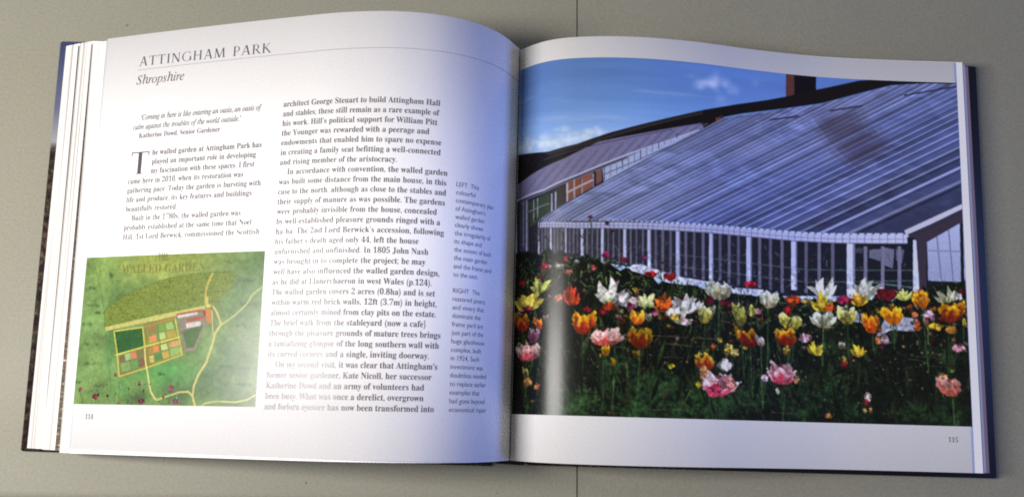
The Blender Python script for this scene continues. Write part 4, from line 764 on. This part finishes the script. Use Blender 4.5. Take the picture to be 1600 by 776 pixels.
def paint_photograph():
    P = Plate(279.4, 206.0, PLATE_PPM, 5); rng = P.rng; X, Y = P.grid()
    # sky
    t = smooth(0, 66, Y - X * .02)
    sky = lerp3([(80, 112, 168), (94, 130, 186), (116, 150, 202), (156, 178, 214)], t)
    sky = sky * (1 + .018 * P.noise(60, 5, 3))[..., None] - smooth(120, 279, X)[..., None] * np.array([16, 24, 26])
    P.a[:] = sky / 255.
    st = P.noise(46, 4.0, 3); w = (smooth(.4, 2.2, st) * smooth(4, 30, Y) * .30)[..., None]; P.a[:] = P.a * (1 - w) + np.array([160, 176, 212]) / 255. * w
    cx, cy = CLOUD[0]
    for _ in range(60):
        dx, dy = rng.normal(0, 8.0), rng.normal(0, 2.8); P.soft(cx + dx, cy + dy + abs(dx) * .12, rng.uniform(1.6, 3.6), rng.uniform(1.2, 2.4), (182, 190, 214), .13)
    for px, py in HORIZON_PUFFS:
        for _ in range(8): P.soft(px + rng.normal(0, 2), py + rng.normal(0, 1.6), rng.uniform(1.2, 3), rng.uniform(.9, 2), (206, 214, 226) if rng.random() > .2 else (180, 194, 178), .26)
    for pts, col in PHOTO_SHAPES: P.poly(pts, col, 1, .10)
    for pts, w, col in PHOTO_LINES: P.line(pts, w, col)
    # brick courses on the chimney
    # main roof: glass bays between bright glazing bars that all run up to the ridge
    n1 = P.noise(34, 16, 4); n2 = P.noise(9, 3, 3)
    roofm = P.mask(ROOF); sy, sx, m, RX, RY = roofm
    # bar coordinate: position on the eave reached by going down-left along the bars
    eave = np.array(EAVE); A0, A1 = np.array(ROOF_L); B0, B1 = np.array(ROOF_R)
    sl = (A1[1] - A0[1]) / (A1[0] - A0[0]); sr = (B1[1] - B0[1]) / (B1[0] - B0[0])
    def bar_pos(X, Y):
        e = X.copy()
        for _ in range(14):
            f = np.clip((e - A0[0]) / (B0[0] - A0[0]), -.1, 1.4); s_ = sl + (sr - sl) * f
            ey = np.interp(e, eave[:, 0], eave[:, 1]); e = .5 * e + .5 * (X + (ey - Y) / s_)
        return e
    E = bar_pos(RX, RY); f = (E - A0[0]) / (B0[0] - A0[0]); f = np.clip(f, 0, 1.6)
    q = f * 34 + f * (1 - np.clip(f, 0, 1)) * 34            # bars crowd towards the far end
    idx = np.floor(q).astype(int) % 200; ph = q - np.floor(q)
    tone = P.rng.uniform(.86, 1.18, 200)[idx]; bar = np.exp(-((ph - .16) / .12) ** 2); shd = np.exp(-((ph - .36) / .10) ** 2)
    depth = smooth(0, 1, f)
    glass = lerp3([(92, 99, 134), (68, 78, 120), (52, 58, 92), (40, 43, 66)], depth * .9 + .05 * n1[sy, sx])
    streak = smooth(.1, 1.6, n1[sy, sx] + .6 * n2[sy, sx]) * (1 - .65 * depth)
    up = smooth(0, 90, np.interp(E, eave[:, 0], eave[:, 1]) - RY)
    glass = glass * tone[..., None] * (1 - .12 * up)[..., None] + streak[..., None] * np.array([14, 16, 20])
    glass = glass + (bar * (.50 + .5 * P.rng.random(200)[idx]) * (1 - .25 * up))[..., None] * np.array([86, 88, 96]) - shd[..., None] * np.array([26, 26, 34]) * (1 - .2 * depth)[..., None]
    glass = np.clip(glass * (1 + .025 * n2[sy, sx])[..., None], 6, 235)
    P.a[sy, sx][m] = (glass / 255.)[m]
    for dx_, dy_, al in ((0, 0, .16), (4, 3, .13), (-3, -4, .12), (3, -3, .10), (-4, 2, .10), (1, 6, .10), (6, 0, .08)):
        r = P.mask([(p[0] + dx_, p[1] + dy_) for p in REFLECTION]); sy2, sx2, m2, X2, Y2 = r
        e2 = bar_pos(X2, Y2); f2 = np.clip((e2 - A0[0]) / (B0[0] - A0[0]), 0, 1.6); i2 = np.floor(f2 * 34 + f2 * (1 - np.clip(f2, 0, 1)) * 34).astype(int) % 200
        aa = (al * np.random.default_rng(3).uniform(.3, 1.5, 200)[i2])[..., None] * m2[..., None]; P.a[sy2, sx2] = P.a[sy2, sx2] * (1 - aa) + np.array((46, 38, 48)) / 255. * aa
    for i, h in enumerate(HATCHES): P.line(h, 1.0 if i < 3 else .5, (26, 22, 32) if i < 3 else (70, 66, 90), .8)
    # front wall
    P.poly(FRONT, lambda X, Y: lerp3([(46, 46, 58), (26, 28, 38), (16, 18, 26)], X / 260.), 1, .25)
    for _ in range(260):
        i = rng.integers(0, len(MULLIONS)); x = MULLIONS[i][0] + rng.uniform(-6, 6); y = rng.uniform(MULLIONS[i][1], MULLIONS[i][3])
        P.line([(x, y), (x + rng.uniform(-1, 4), y + rng.uniform(-3, 3))], rng.uniform(.3, 1.0), [(44, 62, 50), (70, 74, 96), (54, 50, 50), (30, 40, 36), (88, 92, 116)][rng.integers(5)], .5)
    for y0 in (.55, .80): P.line([(MULLIONS[20][0], MULLIONS[20][1] * (1 - y0) + MULLIONS[20][3] * y0), (MULLIONS[30][0], MULLIONS[30][1] * (1 - y0) + MULLIONS[30][3] * y0), (MULLIONS[-1][0] + 8, MULLIONS[-1][1] * (1 - y0) + MULLIONS[-1][3] * y0)], .7, (60, 78, 72), .8)
    for i, (x0, y0, x1, y1) in enumerate(MULLIONS): P.line([(x0, y0), (x1, y1)], .9 if i < 18 else 1.5 + (i - 18) * .04, (90, 87, 106) if i % 2 else (78, 76, 96))
    gx = MULLIONS[-2][0]
    for k_, (dx0, dx1, dy1, cc) in enumerate(((-8, -1, -16, (104, 108, 132)), (0.5, 7, -12, (112, 114, 138)), (8, 13, -15, (92, 94, 116)), (-18, -11, -20, (58, 62, 78)))):
        P.poly([(gx + dx0, MULLIONS[-2][1] + rng.uniform(0, 3)), (gx + dx1, MULLIONS[-2][1] + 1), (gx + dx1 + rng.uniform(-2, 0), MULLIONS[-2][3] + dy1), (gx + dx0 - rng.uniform(0, 3), MULLIONS[-2][3] + dy1 - 2)], cc, .7, .14)
        P.line([(gx + dx0 + 2, MULLIONS[-2][1] + 4), (gx + dx0 + 4, MULLIONS[-2][3] + dy1 - 4)], .7, (70, 62, 66), .6)
    P.line([(gx - 14, MULLIONS[-2][3] - 4), (gx + 17, MULLIONS[-2][3] - 1)], .8, (58, 84, 74))
    for x0, y0, x1, y1 in MULLIONS[-3:]: P.line([(x0, y0), (x1, y1)], 1.9, (92, 90, 112))
    for x0, y0, x1, y1, w in POSTS:
        P.line([(x0, y0), (x1, y1)], w, (158, 164, 196)); P.line([(x0 + w * .42, y0), (x1 + w * .42, y1)], w * .3, (84, 84, 106), .8)
    P.poly(GABLE_BAND, (42, 36, 48), 1, .12)
    P.poly(GABLE_GLASS, lambda X, Y: lerp3([(134, 142, 172), (112, 118, 146)], (Y - 85) / 40.), 1, .05)
    g = np.array(GABLE_GLASS); 
    for fx in (.3, .66): P.line([g[0] * (1 - fx) + g[1] * fx, g[3] * (1 - fx) + g[2] * fx + np.array([2, 0])], .8, (86, 88, 112))
    P.line([g[0] * .78 + g[3] * .22 , g[1] * .52 + g[2] * .48], 1.0, (104, 106, 134))
    P.line([(B0[0] - .5, B0[1] - .6), (B1[0], B1[1] - 1.2)], 2.6, (150, 150, 164)); P.line([(B0[0] + 1.5, B0[1] + 1.6), (B1[0], B1[1] + 2.6)], 2.6, (40, 34, 46))
    ev = eave + np.array([0, .9]); hh = np.interp(ev[:, 0], (0, 250), (3.0, 5.4))
    band = np.r_[ev, np.stack([ev[:, 0], ev[:, 1] + hh], 1)[::-1]]
    P.poly(band, (150, 154, 186), 1, .04)
    P.line(np.stack([ev[:, 0], ev[:, 1] + hh], 1), .6, (70, 70, 92), .7); P.line(np.stack([ev[:, 0], ev[:, 1] + hh * .52], 1), .5, (96, 98, 130), .7)
    for k in range(70):
        ff = (k + .5) / 70; x = A0[0] + (B0[0] - A0[0]) * (ff * .5 + ff * ff * .5); y = np.interp(x, ev[:, 0], ev[:, 1]); h = np.interp(x, (0, 250), (3.0, 5.4))
        P.line([(x, y - .3), (x, y + h * .95)], .5, (92, 92, 122), .75); P.blob(x + .8, y - .5, 1.5, .9, (40, 40, 62), .8)
    # the bed
    gt = np.array(GARDEN_TOP); xs = np.linspace(gt[0, 0], gt[-1, 0], 90); ys = np.interp(xs, gt[:, 0], gt[:, 1]) + rng.normal(0, 1.4, 90)
    P.poly(list(zip(xs, ys)) + [(281, 207), (-2, 207)], (10, 13, 10), 1, .3)
    def top(x): return np.interp(x, gt[:, 0], gt[:, 1])
    for s_ in SILLS[:3]: P.poly(s_, SILLCOL)
    greens = np.array([(36, 58, 28), (54, 80, 36), (26, 42, 24), (70, 92, 48), (40, 54, 40), (86, 100, 60), (30, 46, 34)], float)
    for _ in range(4200):
        x = rng.uniform(0, 280); tp = top(x); y = tp + (206 - tp) * rng.random() ** .9; d = (y - tp) / (206 - tp); l = rng.uniform(1, 5)
        br = (1.15 if d < .25 else .52 if d < .75 else .50) * (1.15 - .5 * smooth(40, 260, x)); a = rng.normal(math.pi / 2, .5 if d > .25 else 1.2)
        P.line([(x, y), (x + math.cos(a) * l, y - math.sin(a) * l)], rng.uniform(.25, .9), greens[rng.integers(7)] * br * rng.uniform(.35, 1.2), .8)
    for s_ in SILLS[3:]: P.poly(s_, (132, 136, 150), .9, .06)
    for fx, fy in FERNS:
        k = 1.15 - .45 * smooth(60, 260, fx)
        for _ in range(90): P.soft(fx + rng.normal(0, 6), fy + rng.normal(0, 4), rng.uniform(.6, 1.8), rng.uniform(.5, 1.3), np.array((36, 64, 32)) * k * rng.uniform(.5, 1.3), .42)
        for _ in range(60):
            x, y = fx + rng.normal(0, 7), fy + rng.normal(0, 4.5); a = rng.uniform(0, 6.28); l = rng.uniform(.8, 2.6)
            P.line([(x, y), (x + math.cos(a) * l, y + math.sin(a) * l)], .35, np.array((46, 76, 38)) * k * rng.uniform(.4, 1.2), .6)
    for _ in range(420):   # pale specks of spent petals and seed heads
        x = rng.uniform(0, 280); tp = top(x); y = tp + rng.random() ** 1.3 * (190 - tp) + 4
        P.blob(x, y, rng.uniform(.6, 1.6), rng.uniform(.6, 1.8), [(110, 96, 70), (120, 124, 100), (90, 40, 44), (76, 96, 52), (140, 120, 60)][rng.integers(5)], .55)
    for _ in range(300):   # strap leaves and broad tulip leaves, mostly in shade
        x = rng.uniform(0, 280); tp = top(x); y = tp + (206 - tp) * rng.uniform(.12, 1.0); l = rng.uniform(7, 20); a = rng.normal(math.pi / 2, .38); w_ = rng.uniform(.5, 1.7)
        d = np.array([math.cos(a), -math.sin(a)]) * l; n = np.array([d[1], -d[0]]) / l * w_; b_ = np.array([x, y]); bend = n * rng.normal(0, 1.5)
        c = greens[rng.integers(7)] * rng.uniform(.22, .72) * (1.1 - .45 * smooth(40, 260, x))
        P.poly([b_ - n * .3, b_ + d * .4 - n + bend * .5, b_ + d * .75 - n * .6 + bend, b_ + d + bend * 1.6, b_ + d * .75 + n * .6 + bend, b_ + d * .4 + n + bend * .5], lambda X, Y: np.ones(X.shape + (1,)) * c * (.75 + .35 * np.clip((y - Y) / l, 0, 1))[..., None], .85, .06)
    for t_ in TWIGS:
        p_ = np.array(t_); m_ = (p_[0] + p_[-1]) / 2 + np.array([0, rng.normal(0, .8)])
        P.line([p_[0], m_], rng.uniform(.3, .6), np.array((104, 82, 60)) * (1.0 - .4 * smooth(80, 260, p_[0][0])), .55); P.line([m_ + (p_[-1] - m_) * .15, p_[-1]], rng.uniform(.3, .6), np.array((104, 82, 60)) * (1.0 - .4 * smooth(80, 260, p_[0][0])), .5)
    for f_ in FLOWERS:     # stems first
        if f_[0] == 't':
            x, y, h = f_[1], f_[2], f_[4]; L_ = rng.uniform(16, 38); dx = rng.normal(0, 1.5)
            P.line([(x, y + h * .4), (x + dx * .4, y + h * .4 + L_ * .5), (x + dx, y + h * .4 + L_)], .8, np.array((44, 64, 34)) * rng.uniform(.6, 1.2), .9)
            for sgn in (-1, 1):
                l = rng.uniform(10, 18); b_ = y + h * .4 + L_ * .9
                P.poly([(x + dx, b_), (x + dx + sgn * 2.2, b_ - l * .5), (x + dx + sgn * 1.2, b_ - l), (x + dx + sgn * .4, b_ - l * .4)], np.array((36, 56, 34)) * rng.uniform(.5, 1.1), .8)
    # small blooms and loose petals crowding in between the large ones
    pal = [(176, 150, 50), (150, 40, 40), (190, 184, 160), (176, 100, 104), (120, 24, 40), (170, 84, 34), (150, 150, 90), (186, 160, 150)]
    for _ in range(330):
        f_ = FLOWERS[rng.integers(len(FLOWERS))]; x, y = f_[1] + rng.normal(0, 7), f_[2] + rng.normal(0, 5)
        if y < top(x) + 6 or y > 150 + rng.uniform(0, 30): continue
        c = np.array(pal[rng.integers(8)]) * rng.uniform(.4, .95); q = rng.uniform(1.6, 4.8)
        if rng.random() < .5: ruffle(P, x, y, q, q * rng.uniform(.6, 1.1), c)
        else: tulip(P, x, y, q, q * 1.2, [c * .5, c, c * 1.1])
    for f_ in sorted(FLOWERS, key=lambda q: q[2]):
        k_, x, y, w, h = f_[:5]; cols = f_[5:]
        if k_ != 'b': w, h = w * 1.12, h * 1.10
        if k_ == 't': tulip(P, x, y, w, h, cols if len(cols) > 1 else cols * 2)
        elif k_ == 'l': lily(P, x, y, w, h, cols[0])
        else: ruffle(P, x, y, w, h, cols[0])
        if rng.random() < .55:      # a stem or leaf tip of the next plant crosses in front
            xx = x + rng.normal(0, .4) * w; l = rng.uniform(5, 16); y1 = y + h * rng.uniform(-.1, .5)
            P.line([(xx, y1 + l), (xx + rng.normal(0, 1), y1 + l * .4), (xx + rng.normal(0, 2), y1)], rng.uniform(.3, 1.0), greens[rng.integers(7)] * rng.uniform(.3, .9), .85)
    low = smooth(95, 120, Y - .05 * X) ; P.a[:] = np.clip(P.a * (1 + (.05 + .12 * low) * P.noise(1.5, 1.5, 2) * low)[..., None], 0, 1)
    for ax in (0, 1):
        b_ = P.a; P.a = .5 * b_ + .25 * (np.roll(b_, 1, ax) + np.roll(b_, -1, ax))
    P.a *= (1 + .02 * rng.standard_normal(P.a.shape[:2]))[..., None]
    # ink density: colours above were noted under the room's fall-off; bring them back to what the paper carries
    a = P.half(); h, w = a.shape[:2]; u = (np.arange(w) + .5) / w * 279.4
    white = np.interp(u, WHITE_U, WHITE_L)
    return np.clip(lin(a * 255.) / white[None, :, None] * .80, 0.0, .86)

def paint_plan():
    P = Plate(120.4, 84.4, 6.4, 11); rng = P.rng; X, Y = P.grid()
    P.a[:] = np.array((112, 144, 74)) / 255.
    for x, y, rx, ry, c, al in PLAN_WASHES: P.soft(x, y, rx * .75, ry * .75, np.array(c) * np.array([1.03, 1.0, .86]), al)
    n = P.noise(14, 12, 4); n2 = P.noise(2.2, 2.2, 2)
    P.a *= (1 + .07 * n + .035 * n2)[..., None]
    right = smooth(70, 110, X) * smooth(20, 60, Y); P.a *= (1 - .12 * right)[..., None]
    for x, y, w, h in PLAN_SCRIBBLES:
        for _ in range(16): P.soft(x + rng.uniform(-.5, .5) * w, y + rng.normal(0, .25) * h, rng.uniform(.4, 1.0), rng.uniform(.4, .8), (58, 82, 46), .34)
    for pts, c in PLAN_SHAPES:
        P.poly(pts, c, .92, .05)
        if len(pts) == 17:
            P.line(pts[:11], .35, (80, 96, 40), .8); r = P.mask(pts); sy, sx, m, RX, RY = r
            cand = np.argwhere(m)
            for i in rng.choice(len(cand), 900, replace=False):
                yy, xx = cand[i]; x, y = RX[yy, xx], RY[yy, xx]; P.blob(x, y, rng.uniform(.5, 1.1), rng.uniform(.45, .9), np.array((72, 92, 30)) * rng.uniform(.7, 1.3) if rng.random() < .65 else (150, 160, 66), .6, .2, 8)
    for _ in range(700):
        x, y = rng.uniform(0, 120), rng.uniform(0, 84); P.soft(x, y, rng.uniform(.4, 1.4), rng.uniform(.3, 1.0), np.array((70, 110, 66)) * rng.uniform(.7, 1.5), .16)
    for pts, w, c in PLAN_LINES: P.line(pts, w, np.array(c) * rng.uniform(.94, 1.04)); 
    for x, y, w, h, c in PLAN_SPOTS: P.blob(x, y, w, h, c, 1, .05)
    for _ in range(60): P.blob(rng.uniform(4, 70), rng.uniform(72, 83), rng.uniform(.5, 1.2), rng.uniform(.5, 1.2), [(46, 70, 40), (120, 150, 100), (70, 60, 50)][rng.integers(3)], .6)
    for x, y, w, h, c in PLAN_POPPIES: ruffle(P, x, y, w, h, c)
    P.a = P.a * .80 + P.a.mean(2, keepdims=True) * .13 + .008
    P.a *= (1 + .03 * P.noise(1.2, 1.2, 2))[..., None]
    return np.clip(lin(P.half() * 255.) * .92, 0, .86)

def printed_picture(name, surf, u0, u1, v0, v1, albedo, parent, rough, off=0.05):
    """albedo: rows from the top; laid on the paper as a fine grid that carries the ink as a colour attribute"""
    h, w = albedo.shape[:2]
    U = np.linspace(u0, u1, w)
    if surf.side > 0: U[:4] = (-7.0, -3.0, -0.6, 0.3)      # the plate runs on down into the gutter
    Vv = np.linspace(v1, v0, h); UU, VV = np.meshgrid(U, Vv)
    uu = surf.W - UU if surf.side < 0 else UU
    co = surf.at(uu.ravel(), VV.ravel(), off)
    me = bpy.data.meshes.new(name); me.vertices.add(h * w); me.vertices.foreach_set('co', co.astype(np.float32).ravel())
    i = (np.arange(h - 1)[:, None] * w + np.arange(w - 1)[None]).ravel()
    quads = np.stack([i, i + w, i + w + 1, i + 1], 1).astype(np.int32)
    nq = len(quads); me.loops.add(nq * 4); me.polygons.add(nq)
    me.loops.foreach_set('vertex_index', quads.ravel()); me.polygons.foreach_set('loop_start', np.arange(0, nq * 4, 4, dtype=np.int32))
    me.polygons.foreach_set('use_smooth', np.ones(nq, bool)); me.update(calc_edges=True); me.validate()
    at = me.color_attributes.new('ink', 'FLOAT_COLOR', 'POINT')
    at.data.foreach_set('color', np.concatenate([albedo.reshape(-1, 3), np.ones((h * w, 1))], 1).astype(np.float32).ravel())
    m, nt, b = material(name + '_ink', (0.1, 0.1, 0.1), rough, 0.22)
    a = nt.nodes.new('ShaderNodeAttribute'); a.attribute_name = 'ink'; nt.links.new(a.outputs['Color'], b.inputs['Base Color'])
    me.materials.append(m)
    o = bpy.data.objects.new(name, me); COL.objects.link(o); o.parent = parent
    return o

PLATE_PPM = 5.18
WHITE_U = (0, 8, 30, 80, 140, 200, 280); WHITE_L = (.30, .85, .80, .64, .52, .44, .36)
SILLCOL = (168, 174, 196)
printed_picture('photograph', RIGHT, 0.2, 279.55, 26.1, 232.1, paint_photograph(), page_r, 0.27)
plan = printed_picture('garden_plan', LEFT, 0.25, 120.8, 27.3, 111.5, paint_plan(), page_l, 0.24)
print_lines('plan_title', LEFT, [('WALLED GARDEN', 26.6, 101.3, 56.5), ('THE', 51.0, 107.9, 7.4)], GOLD_INK, page_l, 7.2, -0.010, serif, 1.05, None, 0.09)
